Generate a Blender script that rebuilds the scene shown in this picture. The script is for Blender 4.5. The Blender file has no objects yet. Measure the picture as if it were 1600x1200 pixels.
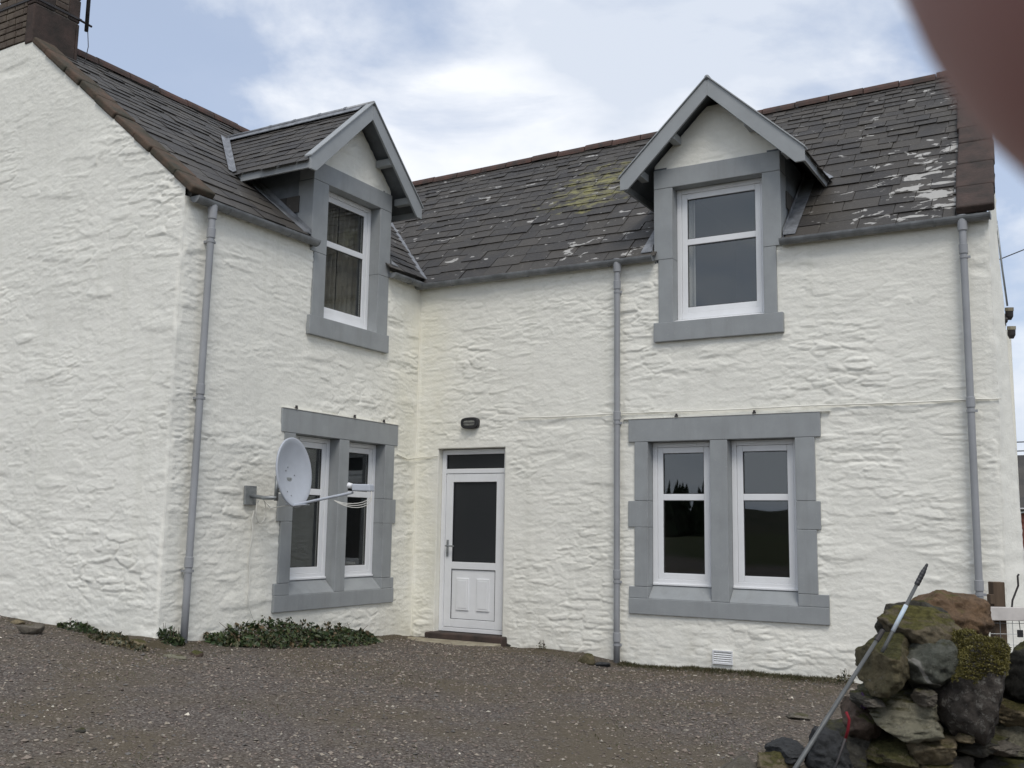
import bpy, bmesh, math, random
import numpy as np
from mathutils import Vector, Matrix

random.seed(7)
rng = np.random.default_rng(11)
S = bpy.context.scene
COL = S.collection
R = math.radians

# ------------------------------------------------------------------ camera
FPX = 1602.66                                   # focal length in photo pixels (1600 wide)
YAW, PITCH, ROLL = 0.5259, 0.1388, 0.0158
CAM = Vector((7.8196, -10.998, 1.3109))
_fw = Vector((-math.sin(YAW)*math.cos(PITCH), math.cos(YAW)*math.cos(PITCH), math.sin(PITCH)))
_r0 = Vector((math.cos(YAW), math.sin(YAW), 0))
_u0 = _r0.cross(_fw)
CR = _r0*math.cos(ROLL) + _u0*math.sin(ROLL)
CU = -_r0*math.sin(ROLL) + _u0*math.cos(ROLL)
CF = _fw
cam_data = bpy.data.cameras.new('camera')
cam = bpy.data.objects.new('camera', cam_data)
COL.objects.link(cam)
cam.matrix_world = Matrix(((CR.x, CU.x, -CF.x, CAM.x), (CR.y, CU.y, -CF.y, CAM.y),
                           (CR.z, CU.z, -CF.z, CAM.z), (0, 0, 0, 1)))
cam_data.sensor_width = 36.0
cam_data.lens = 36.0*FPX/1600.0
cam_data.clip_start = 0.004
cam_data.clip_end = 3000.0
cam_data.dof.use_dof = True
cam_data.dof.focus_distance = 12.0
cam_data.dof.aperture_fstop = 46.0
S.camera = cam

# ------------------------------------------------------------------ sky and sun
SUN_EL, SUN_AZ = R(54), R(-38)                  # azimuth: from -Y towards +X is negative here
sun_dir = Vector((math.cos(SUN_EL)*0.62, -math.cos(SUN_EL)*0.785, math.sin(SUN_EL)))
W = bpy.data.worlds.new('World'); S.world = W; W.use_nodes = True
nt = W.node_tree; nt.nodes.clear()
def N(tree, kind, **kw):
    n = tree.nodes.new(kind)
    for k, v in kw.items():
        if k == 'inp':
            for i, val in v.items(): n.inputs[i].default_value = val
        else: setattr(n, k, v)
    return n
out = N(nt, 'ShaderNodeOutputWorld'); bg = N(nt, 'ShaderNodeBackground', inp={1: 0.1})
sky = N(nt, 'ShaderNodeTexSky', sky_type='NISHITA', sun_disc=False)
sky.sun_elevation = SUN_EL
sky.sun_rotation = math.atan2(sun_dir.x, sun_dir.y)
sky.air_density = 1.0; sky.dust_density = 1.5; sky.ozone_density = 1.0
tc = N(nt, 'ShaderNodeTexCoord')
mp = N(nt, 'ShaderNodeMapping', inp={1: (0.35, 0.2, 0.0), 3: (1.0, 1.0, 2.1)})
n1 = N(nt, 'ShaderNodeTexNoise', inp={'Scale': 2.3, 'Detail': 9.0, 'Roughness': 0.56, 'Distortion': 0.35})
r1 = N(nt, 'ShaderNodeValToRGB')
r1.color_ramp.elements[0].position = 0.43; r1.color_ramp.elements[0].color = (0.12, 0.12, 0.12, 1)
r1.color_ramp.elements[1].position = 0.56; r1.color_ramp.elements[1].color = (1, 1, 1, 1)
n2 = N(nt, 'ShaderNodeTexNoise', inp={'Scale': 3.6, 'Detail': 6.0, 'Roughness': 0.5})
r2 = N(nt, 'ShaderNodeValToRGB')
r2.color_ramp.elements[0].position = 0.42; r2.color_ramp.elements[0].color = (6.2, 6.75, 7.7, 1)
r2.color_ramp.elements[1].position = 0.56; r2.color_ramp.elements[1].color = (8.5, 8.75, 9.2, 1)
base = N(nt, 'ShaderNodeMix', data_type='RGBA', inp={0: 0.5})
mx = N(nt, 'ShaderNodeMix', data_type='RGBA')
L = nt.links.new
L(tc.outputs['Generated'], mp.inputs[0]); L(mp.outputs[0], n1.inputs['Vector']); L(mp.outputs[0], n2.inputs['Vector'])
L(n1.outputs[0], r1.inputs[0]); L(n2.outputs[0], r2.inputs[0])
L(sky.outputs[0], base.inputs[6]); base.inputs[7].default_value = (5.6, 6.6, 8.6, 1)
L(r1.outputs[0], mx.inputs[0]); L(base.outputs[2], mx.inputs[6]); L(r2.outputs[0], mx.inputs[7])
L(mx.outputs[2], bg.inputs[0]); L(bg.outputs[0], out.inputs[0])

sl = bpy.data.lights.new('sun', 'SUN'); sl.energy = 1.5; sl.angle = R(24); sl.color = (1.0, 0.95, 0.87)
so = bpy.data.objects.new('sun', sl); COL.objects.link(so)
so.rotation_euler = (-sun_dir).to_track_quat('-Z', 'Y').to_euler(); so.location = (6, -14, 20)

S.view_settings.view_transform = 'Standard'; S.view_settings.look = 'None'
S.view_settings.exposure = 0.22; S.view_settings.gamma = 1.0; S.view_settings.use_curve_mapping = False
S.render.resolution_x, S.render.resolution_y = 1024, 768

# ------------------------------------------------------------------ helpers
def at(u, v, dep):
    """the point seen at photo position (u, v) at a depth in metres along the view axis"""
    return CAM + (CF + CR*((u-800)/FPX) + CU*((600-v)/FPX))*dep
def PX(dep): return dep/FPX

class MB:
    def __init__(s): s.v = []; s.f = []
    def add(s, vs, fs):
        b = len(s.v); s.v += [tuple(p) for p in vs]; s.f += [tuple(i+b for i in f) for f in fs]; return s
    def box(s, x0, x1, y0, y1, z0, z1):
        return s.add([(x0,y0,z0),(x1,y0,z0),(x1,y1,z0),(x0,y1,z0),(x0,y0,z1),(x1,y0,z1),(x1,y1,z1),(x0,y1,z1)],
                     [(0,3,2,1),(4,5,6,7),(0,1,5,4),(1,2,6,5),(2,3,7,6),(3,0,4,7)])
    def obox(s, c, ax, ay, az):
        c, ax, ay, az = Vector(c), Vector(ax), Vector(ay), Vector(az)
        vs = [c+ax*i+ay*j+az*k for k in (-1,1) for (i,j) in ((-1,-1),(1,-1),(1,1),(-1,1))]
        return s.add(vs, [(0,3,2,1),(4,5,6,7),(0,1,5,4),(1,2,6,5),(2,3,7,6),(3,0,4,7)])
    def prism(s, poly, d):
        """planar polygon (list of points) extruded by vector d"""
        n = len(poly); d = Vector(d); a = [Vector(p) for p in poly]
        return s.add(a+[p+d for p in a], [tuple(range(n-1,-1,-1)), tuple(range(n,2*n))] +
                     [(i,(i+1)%n,n+(i+1)%n,n+i) for i in range(n)])
    def tube(s, pts, rad, seg=10, cap=True):
        pts = [Vector(p) for p in pts]; rads = rad if isinstance(rad, (list, tuple)) else [rad]*len(pts)
        rings = []; prev = None
        for i, p in enumerate(pts):
            t = (pts[min(i+1,len(pts)-1)]-pts[max(i-1,0)]).normalized()
            if prev is None:
                a = t.orthogonal().normalized()
            else:
                a = (prev-t*prev.dot(t)).normalized()
            prev = a; b = t.cross(a)
            rings.append([p+(a*math.cos(2*math.pi*k/seg)+b*math.sin(2*math.pi*k/seg))*rads[i] for k in range(seg)])
        base = len(s.v)
        for rg in rings: s.v += [tuple(q) for q in rg]
        for i in range(len(rings)-1):
            for k in range(seg):
                k2 = (k+1)%seg
                s.f.append((base+i*seg+k, base+i*seg+k2, base+(i+1)*seg+k2, base+(i+1)*seg+k))
        if cap:
            s.f.append(tuple(base+k for k in range(seg-1,-1,-1)))
            s.f.append(tuple(base+(len(rings)-1)*seg+k for k in range(seg)))
        return s

IDENT = lambda p: p
def RW(p): return (-p[1], p[0], p[2])           # facade space (u, inward, z) turned on to the side wall
def link(name, me, parent=None):
    o = bpy.data.objects.new(name, me); COL.objects.link(o)
    if parent is not None: o.parent = parent
    return o
def build(name, mb, mat, parent=None, M=IDENT, smooth=False, bevel=0.0, seg=2):
    me = bpy.data.meshes.new(name)
    me.from_pydata([M(p) for p in mb.v], [], mb.f)
    if M is RW: pass
    me.materials.append(mat)
    if smooth:
        me.polygons.foreach_set('use_smooth', [True]*len(me.polygons))
    me.update()
    o = link(name, me, parent)
    if bevel > 0:
        m = o.modifiers.new('bevel', 'BEVEL'); m.width = bevel; m.segments = seg; m.limit_method = 'ANGLE'
        m.angle_limit = R(40)
    return o
def np_mesh(name, co, quads, mat, parent=None, smooth=True, cols=None, tri=False):
    me = bpy.data.meshes.new(name); k = 3 if tri else 4
    me.vertices.add(len(co)); me.vertices.foreach_set('co', np.asarray(co, np.float32).ravel())
    q = np.asarray(quads, np.int32)
    me.loops.add(len(q)*k); me.loops.foreach_set('vertex_index', q.ravel())
    me.polygons.add(len(q)); me.polygons.foreach_set('loop_start', np.arange(0, len(q)*k, k, dtype=np.int32))
    me.polygons.foreach_set('loop_total', np.full(len(q), k, np.int32))
    me.polygons.foreach_set('use_smooth', np.full(len(q), smooth))
    me.materials.append(mat)
    if cols is not None:
        a = me.color_attributes.new('tint', 'FLOAT_COLOR', 'POINT')
        c4 = np.ones((len(co), 4), np.float32); c4[:, :3] = cols; a.data.foreach_set('color', c4.ravel())
    me.update(calc_edges=True); me.validate()
    return link(name, me, parent)
def tag(o, label, cat, group=None):
    o['label'] = label; o['category'] = cat
    if group: o['group'] = group
    return o
def thing(name, label, cat, loc=(0,0,0), group=None):
    o = bpy.data.objects.new(name, None); COL.objects.link(o); o.location = loc; o.empty_display_size = 0.1
    return tag(o, label, cat, group)

# value noise in numpy
def vnoise(x, y, seed=0):
    xi = np.floor(x).astype(np.int64); yi = np.floor(y).astype(np.int64)
    fx = x-xi; fy = y-yi; fx = fx*fx*(3-2*fx); fy = fy*fy*(3-2*fy)
    def h(a, b):
        n = (a*374761393 + b*668265263 + seed*1442695041) & 0x7fffffff
        n = ((n ^ (n >> 13))*1274126177) & 0x7fffffff
        return ((n ^ (n >> 16)) & 0xffff)/65535.0
    return (h(xi,yi)*(1-fx)+h(xi+1,yi)*fx)*(1-fy) + (h(xi,yi+1)*(1-fx)+h(xi+1,yi+1)*fx)*fy
def fbm(x, y, seed=0, oct=4):
    t = 0; a = 0.5
    for i in range(oct):
        t = t + a*(vnoise(x*2**i, y*2**i, seed+i*17)-0.5); a *= 0.5
    return t
def hsh(a, b, k):
    n = (a*73856093 + b*19349663 + k*83492791 + 12345) & 0x7fffffff
    n = ((n ^ (n >> 12))*1103515245 + 12345) & 0x7fffffff
    n = ((n ^ (n >> 15))*1274126177) & 0x7fffffff
    return ((n ^ (n >> 16)) & 0xffff)/65535.0
def sstep(a, b, x):
    t = np.clip((x-a)/(b-a), 0, 1); return t*t*(3-2*t)

def cells(uw, zw, seed, cw, ch):
    row = np.floor(zw/ch).astype(np.int64)
    f1 = np.full(uw.shape, 9.0); f2 = np.full(uw.shape, 9.0)
    hh = np.zeros(uw.shape); dz = np.zeros(uw.shape); gz_ = np.zeros(uw.shape); du = np.zeros(uw.shape); gx_ = np.zeros(uw.shape)
    for dr in (-2, -1, 0, 1, 2):
        r_ = row+dr
        off = hsh(r_, r_*0+7, seed)*cw
        c0 = np.floor((uw-off)/cw).astype(np.int64)
        for dc in (-1, 0, 1):
            c = c0+dc
            sx = (c+0.5+0.85*(hsh(c, r_, seed+1)-0.5))*cw+off
            sz = (r_+0.5+0.8*(hsh(c, r_, seed+2)-0.5))*ch
            wgt = 0.6+0.9*hsh(c, r_, seed+9)
            ex = (uw-sx)/cw/wgt; ez = (zw-sz)/ch/wgt
            dd = np.sqrt(np.abs(ex)**2.4*0.8 + np.abs(ez)**2)
            nearer = dd < f1
            f2 = np.where(nearer, f1, np.minimum(f2, dd))
            hh = np.where(nearer, hsh(c, r_, seed+20), hh)
            gx_ = np.where(nearer, hsh(c, r_, seed+21)-0.5, gx_); gz_ = np.where(nearer, hsh(c, r_, seed+22)-0.66, gz_)
            du = np.where(nearer, ex, du); dz = np.where(nearer, ez, dz); f1 = np.where(nearer, dd, f1)
    return f2-f1, hh, du, dz, gx_, gz_
def rubble(u, z, seed, cw=0.27, ch=0.070):
    """relief in metres of thickly painted rubble: long low stones, ledges, joints all but filled"""
    uw = u + 0.16*fbm(u*2.1, z*2.6, seed+3)*2 + 0.05*fbm(u*9, z*9, seed+4)
    zw = z + 0.07*fbm(u*0.8, z*1.3, seed+5)*2 + 0.030*fbm(u*3.5, z*8, seed+6) + 0.010*fbm(u*15, z*22, seed+8, 3)
    e_, hh, du, dz, gx_, gz_ = cells(uw, zw, seed, cw, ch)
    flat = sstep(-0.12, 0.22, fbm(u*0.9, z*1.2, seed+40, 3)*1.6)
    prof = sstep(0.0, 0.16, e_)
    h = prof*(0.003+0.010*hh**1.7+0.009*gx_*du+0.017*gz_*dz)*(0.35+0.85*flat)
    e2, h2, du2, dz2, g2, k2 = cells(uw*1.03+5, zw*0.98+3, seed+300, 0.12, 0.036)
    fl2 = sstep(-0.02, 0.2, fbm(u*1.7+9, z*2.0, seed+44, 3)*1.6)
    h = h + sstep(0, 0.2, e2)*(0.0055*h2**1.4+0.009*k2*dz2)*(0.35+0.65*fl2)
    # dragged ledges: sharp below, soft above
    r1_ = fbm(uw*1.6, zw*9.0, seed+52, 4); led = (zw*8.7+r1_*2.2) % 1.0
    fl3 = sstep(0.02, 0.18, fbm(u*2.2+3, z*3.4+8, seed+46, 3)*1.5)
    h = h + 0.0045*fl3*(1-led)**1.5*sstep(0, 0.10, led)
    h = h + 0.008*fbm(u*4.0, z*7.0, seed+50, 4) + 0.030*fbm(u*0.8, z*0.9, seed+60, 3)
    h = h + 0.011*fbm(u*13, z*19, seed+70, 3) + 0.004*fbm(u*38, z*50, seed+90, 2)
    calm = sstep(-0.20, 0.24, fbm(u*1.25+20, z*1.5+4, seed+81, 4)*1.7)      # trowelled patches between the rougher stones
    big = 0.030*fbm(u*0.8, z*0.9, seed+60, 3)
    h = big+(h-big)*(0.46+0.50*calm)
    # a few stones and dents that stand out on their own
    e3, h3, _a, dz3, _b, _c = cells(uw+11, zw+7, seed+500, 0.55, 0.20)
    h = h + np.where(h3 > 0.90, sstep(0.08, 0.42, e3)*(0.007-0.010*dz3), 0) - np.where(h3 < 0.05, sstep(0.10, 0.5, e3)*0.010, 0)
    return h-0.007

# ------------------------------------------------------------------ materials
def mat(name, col, rough=0.6, spec=0.4, metal=0.0, var=0.0, scale=8.0, bump=0.0, bscale=60.0, col2=None, detail=6.0, bdist=0.004, stretch=None):
    m = bpy.data.materials.new(name); m.use_nodes = True; t = m.node_tree
    b = t.nodes['Principled BSDF']
    b.inputs['Roughness'].default_value = rough; b.inputs['Metallic'].default_value = metal
    b.inputs['Specular IOR Level'].default_value = spec
    b.inputs['Base Color'].default_value = (*col, 1)
    g = N(t, 'ShaderNodeNewGeometry'); vec = g.outputs['Position']
    if stretch:
        mpn = N(t, 'ShaderNodeMapping', inp={3: stretch}); t.links.new(vec, mpn.inputs[0]); vec = mpn.outputs[0]
    if var > 0 or col2:
        n = N(t, 'ShaderNodeTexNoise', inp={'Scale': scale, 'Detail': detail, 'Roughness': 0.6}); t.links.new(vec, n.inputs['Vector'])
        rp = N(t, 'ShaderNodeValToRGB'); e = rp.color_ramp.elements
        c2 = col2 if col2 else tuple(c*(1-var) for c in col)
        c1 = col if col2 else tuple(min(1, c*(1+var*0.5)) for c in col)
        e[0].position = 0.35; e[0].color = (*c2, 1); e[1].position = 0.68; e[1].color = (*c1, 1)
        t.links.new(n.outputs[0], rp.inputs[0]); t.links.new(rp.outputs[0], b.inputs['Base Color'])
    if bump > 0:
        n = N(t, 'ShaderNodeTexNoise', inp={'Scale': bscale, 'Detail': 5.0, 'Roughness': 0.65}); t.links.new(vec, n.inputs['Vector'])
        bp = N(t, 'ShaderNodeBump', inp={'Strength': bump, 'Distance': bdist})
        t.links.new(n.outputs[0], bp.inputs['Height']); t.links.new(bp.outputs[0], b.inputs['Normal'])
    return m

def nodes(m): return m.node_tree, m.node_tree.nodes['Principled BSDF']
def chain_mix(t, fac, a, b):
    x = N(t, 'ShaderNodeMix', data_type='RGBA')
    if isinstance(fac, float): x.inputs[0].default_value = fac
    else: t.links.new(fac, x.inputs[0])
    for i, c in ((6, a), (7, b)):
        if isinstance(c, tuple): x.inputs[i].default_value = (*c, 1)
        else: t.links.new(c, x.inputs[i])
    return x.outputs[2]
def noise_mask(t, vec, scale, lo, hi, detail=5.0, rough=0.6, dist=0.0):
    n = N(t, 'ShaderNodeTexNoise', inp={'Scale': scale, 'Detail': detail, 'Roughness': rough, 'Distortion': dist})
    t.links.new(vec, n.inputs['Vector'])
    r = N(t, 'ShaderNodeMapRange', inp={1: lo, 2: hi}); r.clamp = True; t.links.new(n.outputs[0], r.inputs[0])
    return r.outputs[0]
def mth(t, op, a, b=None, c=None):
    n = N(t, 'ShaderNodeMath', operation=op); n.use_clamp = False
    for i, v in enumerate((a, b, c)):
        if v is None: continue
        if isinstance(v, (int, float)): n.inputs[i].default_value = v
        else: t.links.new(v, n.inputs[i])
    return n.outputs[0]
def box_mask(t, val, a, b, c, d):
    """0 below a, 1 between b and c, 0 above d"""
    r = N(t, 'ShaderNodeMapRange', inp={1: a, 2: b}); r.clamp = True; t.links.new(val, r.inputs[0])
    q = N(t, 'ShaderNodeMapRange', inp={1: c, 2: d, 3: 1.0, 4: 0.0}); q.clamp = True; t.links.new(val, q.inputs[0])
    return mth(t, 'MULTIPLY', r.outputs[0], q.outputs[0])

# limewash
M_WASH = bpy.data.materials.new('white_masonry_paint'); M_WASH.use_nodes = True
t, b = nodes(M_WASH); b.inputs['Roughness'].default_value = 0.85; b.inputs['Specular IOR Level'].default_value = 0.12
g = N(t, 'ShaderNodeNewGeometry'); pos = g.outputs['Position']
c = chain_mix(t, noise_mask(t, pos, 1.3, 0.35, 0.7), (0.832, 0.820, 0.748), (0.775, 0.765, 0.698))
c = chain_mix(t, mth(t, 'MULTIPLY', noise_mask(t, pos, 9.0, 0.52, 0.75), 0.22), c, (0.60, 0.60, 0.55))
sp_ = N(t, 'ShaderNodeSeparateXYZ'); t.links.new(pos, sp_.inputs[0])
corner_yellow = mth(t, 'MULTIPLY', box_mask(t, sp_.outputs[0], -0.6, -0.2, 0.25, 0.75), box_mask(t, sp_.outputs[1], -0.9, -0.3, 0.4, 0.6))  # mask for a patchy yellower tint around the inner corner
c = chain_mix(t, mth(t, 'MULTIPLY', mth(t, 'MULTIPLY', corner_yellow, noise_mask(t, pos, 2.2, 0.3, 0.6)), 0.38), c, (0.74, 0.71, 0.56))
splash = box_mask(t, sp_.outputs[2], -3.0, -2.0, -0.05, 0.45)
c = chain_mix(t, mth(t, 'MULTIPLY', mth(t, 'MULTIPLY', splash, noise_mask(t, pos, 6.0, 0.45, 0.72)), 0.35), c, (0.46, 0.42, 0.34))
mps = N(t, 'ShaderNodeMapping', inp={3: (5.0, 5.0, 0.35)}); t.links.new(pos, mps.inputs[0])
c = chain_mix(t, mth(t, 'MULTIPLY', noise_mask(t, mps.outputs[0], 1.0, 0.54, 0.74, 5.0), 0.20), c, (0.52, 0.52, 0.43))
t.links.new(c, b.inputs['Base Color'])
n = N(t, 'ShaderNodeTexNoise', inp={'Scale': 34.0, 'Detail': 8.0, 'Roughness': 0.68}); t.links.new(pos, n.inputs['Vector'])
bp = N(t, 'ShaderNodeBump', inp={'Strength': 0.6, 'Distance': 0.010}); t.links.new(n.outputs[0], bp.inputs['Height']); t.links.new(bp.outputs[0], b.inputs['Normal'])

M_GREY = mat('grey_stone_paint', (0.300, 0.316, 0.322), 0.5, 0.35, var=0.10, scale=3.0, bump=0.18, bscale=45, bdist=0.003)
t, b = nodes(M_GREY); src_ = b.inputs['Base Color'].links[0].from_socket
g = N(t, 'ShaderNodeNewGeometry'); mps = N(t, 'ShaderNodeMapping', inp={3: (9.0, 9.0, 1.2)}); t.links.new(g.outputs['Position'], mps.inputs[0])
c = chain_mix(t, mth(t, 'MULTIPLY', noise_mask(t, mps.outputs[0], 1.0, 0.5, 0.75, 7.0), 0.35), src_, (0.20, 0.205, 0.195))
c = chain_mix(t, mth(t, 'MULTIPLY', noise_mask(t, g.outputs['Position'], 40.0, 0.62, 0.72, 4.0), 0.35), c, (0.42, 0.43, 0.42))
t.links.new(c, b.inputs['Base Color'])
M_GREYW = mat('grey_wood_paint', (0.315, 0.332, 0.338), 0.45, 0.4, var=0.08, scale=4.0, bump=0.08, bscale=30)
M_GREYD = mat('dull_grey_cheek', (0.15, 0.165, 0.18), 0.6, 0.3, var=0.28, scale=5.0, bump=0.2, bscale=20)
M_PIPE = mat('grey_pipe_plastic', (0.295, 0.304, 0.318), 0.38, 0.45, var=0.10, scale=3.0)
M_GUTTER = mat('grey_gutter_plastic', (0.20, 0.21, 0.215), 0.5, 0.4, var=0.35, scale=6.0, detail=8)
M_UPVC = mat('white_upvc', (0.78, 0.79, 0.80), 0.3, 0.5, var=0.04, scale=5.0)
M_LEAD = mat('lead_flashing', (0.24, 0.25, 0.265), 0.5, 0.5, metal=0.3, var=0.4, scale=9.0, bump=0.3, bscale=18)
M_SAND = mat('red_sandstone', (0.082, 0.058, 0.050), 0.85, 0.2, col2=(0.042, 0.036, 0.032), scale=4.5, bump=0.6, bscale=28, bdist=0.012)
M_SKEW = mat('weathered_skew_stone', (0.115, 0.078, 0.058), 0.9, 0.15, col2=(0.058, 0.056, 0.043), scale=5.0, bump=0.7, bscale=22, bdist=0.014)
M_CHIM = mat('chimney_stone_face', (0.15, 0.125, 0.10), 0.9, 0.15, col2=(0.085, 0.066, 0.055), scale=6.0, bump=0.6, bscale=30, bdist=0.01)
M_MORTAR = mat('old_mortar', (0.21, 0.19, 0.165), 0.95, 0.1, var=0.3, scale=9, bump=0.4, bscale=40)
M_RIDGE = mat('terracotta_ridge', (0.118, 0.068, 0.056), 0.85, 0.2, col2=(0.062, 0.052, 0.047), scale=6, bump=0.4, bscale=30)
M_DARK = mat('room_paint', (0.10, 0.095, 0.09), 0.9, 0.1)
M_BLACK = mat('black_plastic', (0.018, 0.018, 0.02), 0.4, 0.5)
M_GALV = mat('galvanised_steel', (0.33, 0.35, 0.36), 0.45, 0.5, metal=0.6, var=0.25, scale=14)
M_DISH = mat('grey_dish_paint', (0.45, 0.48, 0.53), 0.42, 0.4, var=0.06, scale=7)
M_WIREW = mat('white_cable', (0.66, 0.65, 0.60), 0.6, 0.3)
M_CURT = mat('beige_curtain', (0.40, 0.375, 0.325), 0.95, 0.1, var=0.2, scale=10, bump=0.2)
M_CURTW = mat('white_curtain', (0.85, 0.85, 0.85), 0.95, 0.1)
M_CONC = mat('pale_concrete', (0.36, 0.33, 0.25), 0.9, 0.15, col2=(0.22, 0.19, 0.14), scale=8, bump=0.4, bscale=60)
M_WOODP = mat('pale_rail_paint', (0.56, 0.53, 0.50), 0.7, 0.2, var=0.2, scale=7, bump=0.2, bscale=40)
M_WOODB = mat('brown_post_wood', (0.125, 0.09, 0.062), 0.85, 0.2, col2=(0.07, 0.05, 0.035), scale=12, bump=0.5, bscale=30, stretch=(1, 1, 0.15))
M_RUST = mat('dark_iron', (0.06, 0.055, 0.055), 0.6, 0.4, metal=0.5, var=0.3)

M_GLASS = bpy.data.materials.new('window_glass'); M_GLASS.use_nodes = True
t = M_GLASS.node_tree; t.nodes.clear()
o_ = N(t, 'ShaderNodeOutputMaterial'); tr = N(t, 'ShaderNodeBsdfTransparent', inp={0: (0.76, 0.765, 0.75, 1)})
gl = N(t, 'ShaderNodeBsdfGlossy', inp={0: (0.88, 0.94, 1.0, 1), 1: 0.012})
lw = N(t, 'ShaderNodeLayerWeight', inp={0: 0.5}); ms = N(t, 'ShaderNodeMixShader')
fr_ = mth(t, 'ADD', mth(t, 'MULTIPLY', mth(t, 'POWER', lw.outputs['Facing'], 5.0), 0.93), 0.075)
gg = N(t, 'ShaderNodeNewGeometry'); nn = N(t, 'ShaderNodeTexNoise', inp={'Scale': 1.6, 'Detail': 1.0}); t.links.new(gg.outputs['Position'], nn.inputs['Vector'])
bpn = N(t, 'ShaderNodeBump', inp={'Strength': 0.10, 'Distance': 0.02}); t.links.new(nn.outputs[0], bpn.inputs['Height']); t.links.new(bpn.outputs[0], gl.inputs['Normal'])
t.links.new(fr_, ms.inputs[0]); t.links.new(tr.outputs[0], ms.inputs[1]); t.links.new(gl.outputs[0], ms.inputs[2]); t.links.new(ms.outputs[0], o_.inputs[0])

M_OBSC = mat('obscured_dark_glass', (0.022, 0.024, 0.026), 0.34, 0.5, bump=0.35, bscale=60, bdist=0.003)
# slates
def slate_material(name, per_object):
    m = bpy.data.materials.new(name); m.use_nodes = True; t, b = nodes(m)
    b.inputs['Roughness'].default_value = 0.62; b.inputs['Specular IOR Level'].default_value = 0.35
    g = N(t, 'ShaderNodeNewGeometry'); pos = g.outputs['Position']
    if per_object:
        oi = N(t, 'ShaderNodeObjectInfo'); rnd = oi.outputs['Random']
    else: rnd = g.outputs['Random Per Island']
    rp = N(t, 'ShaderNodeValToRGB'); e = rp.color_ramp.elements
    e[0].position = 0.0; e[0].color = (0.034, 0.031, 0.029, 1); e[1].position = 1.0; e[1].color = (0.068, 0.061, 0.054, 1)
    e.new(0.45).color = (0.043, 0.040, 0.038, 1); e.new(0.8).color = (0.055, 0.049, 0.042, 1)
    t.links.new(rnd, rp.inputs[0])
    c = rp.outputs[0]
    c = chain_mix(t, mth(t, 'MULTIPLY', noise_mask(t, pos, 3.0, 0.4, 0.7), 0.6), c, (0.066, 0.058, 0.047))
    c = chain_mix(t, mth(t, 'MULTIPLY', noise_mask(t, pos, 26.0, 0.5, 0.75), 0.4), c, (0.092, 0.085, 0.073))
    sp = N(t, 'ShaderNodeSeparateXYZ'); t.links.new(pos, sp.inputs[0]); X, Y = sp.outputs[0], sp.outputs[1]
    onR = box_mask(t, Y, -0.12, -0.02, 9, 10)
    # yellow moss patch high in the middle of the front slope
    mm = mth(t, 'MULTIPLY', box_mask(t, X, 0.2, 1.5, 2.0, 3.4), box_mask(t, Y, 0.6, 1.3, 1.9, 2.9))
    mp_ = N(t, 'ShaderNodeMapping', inp={3: (1, 1.6, 1.6)}); t.links.new(pos, mp_.inputs[0])
    nz = N(t, 'ShaderNodeTexNoise', inp={'Scale': 5.0, 'Detail': 8.0, 'Roughness': 0.7}); t.links.new(mp_.outputs[0], nz.inputs['Vector'])
    ms_ = N(t, 'ShaderNodeMapRange', inp={1: 0.78, 2: 0.95}); t.links.new(mth(t, 'ADD', nz.outputs[0], mth(t, 'MULTIPLY', mm, 0.36)), ms_.inputs[0])
    c = chain_mix(t, mth(t, 'MULTIPLY', ms_.outputs[0], 0.85), c, (0.235, 0.22, 0.085))
    # white crusty lichen, thick at the right end and along the eaves, sprinkled elsewhere
    m1 = mth(t, 'MULTIPLY', box_mask(t, X, 5.0, 6.3, 9, 10), box_mask(t, Y, -0.2, 0.0, 0.9, 2.4))
    m2 = mth(t, 'MULTIPLY', box_mask(t, X, 0.9, 2.1, 3.2, 3.6), box_mask(t, Y, -0.2, 0.0, 0.35, 1.3))
    m3 = mth(t, 'MULTIPLY', onR, 0.42)
    msk = mth(t, 'MAXIMUM', mth(t, 'MAXIMUM', m1, mth(t, 'MULTIPLY', m2, 0.66)), m3)
    mp2 = N(t, 'ShaderNodeMapping', inp={3: (0.8, 1.3, 1.3)}); t.links.new(pos, mp2.inputs[0])
    ln = N(t, 'ShaderNodeTexNoise', inp={'Scale': 5.6, 'Detail': 4.0, 'Roughness': 0.55, 'Distortion': 0.5}); t.links.new(mp2.outputs[0], ln.inputs['Vector'])
    lm = N(t, 'ShaderNodeMapRange', inp={1: 0.745, 2: 0.775}); t.links.new(mth(t, 'ADD', ln.outputs[0], mth(t, 'MULTIPLY', msk, 0.235)), lm.inputs[0])
    c = chain_mix(t, mth(t, 'MULTIPLY', lm.outputs[0], 0.9), c, (0.42, 0.41, 0.385))
    # tiny pale specks all over
    c = chain_mix(t, mth(t, 'MULTIPLY', noise_mask(t, pos, 17.0, 0.66, 0.72, 3.0), 0.45), c, (0.24, 0.235, 0.20))
    t.links.new(c, b.inputs['Base Color'])
    n = N(t, 'ShaderNodeTexNoise', inp={'Scale': 24.0, 'Detail': 7.0, 'Roughness': 0.65}); t.links.new(pos, n.inputs['Vector'])
    bp = N(t, 'ShaderNodeBump', inp={'Strength': 0.45, 'Distance': 0.012}); t.links.new(n.outputs[0], bp.inputs['Height']); t.links.new(bp.outputs[0], b.inputs['Normal'])
    return m
M_SLATE_O = slate_material('slate_single', True)
M_SLATE = slate_material('slate_mass', False)

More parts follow.
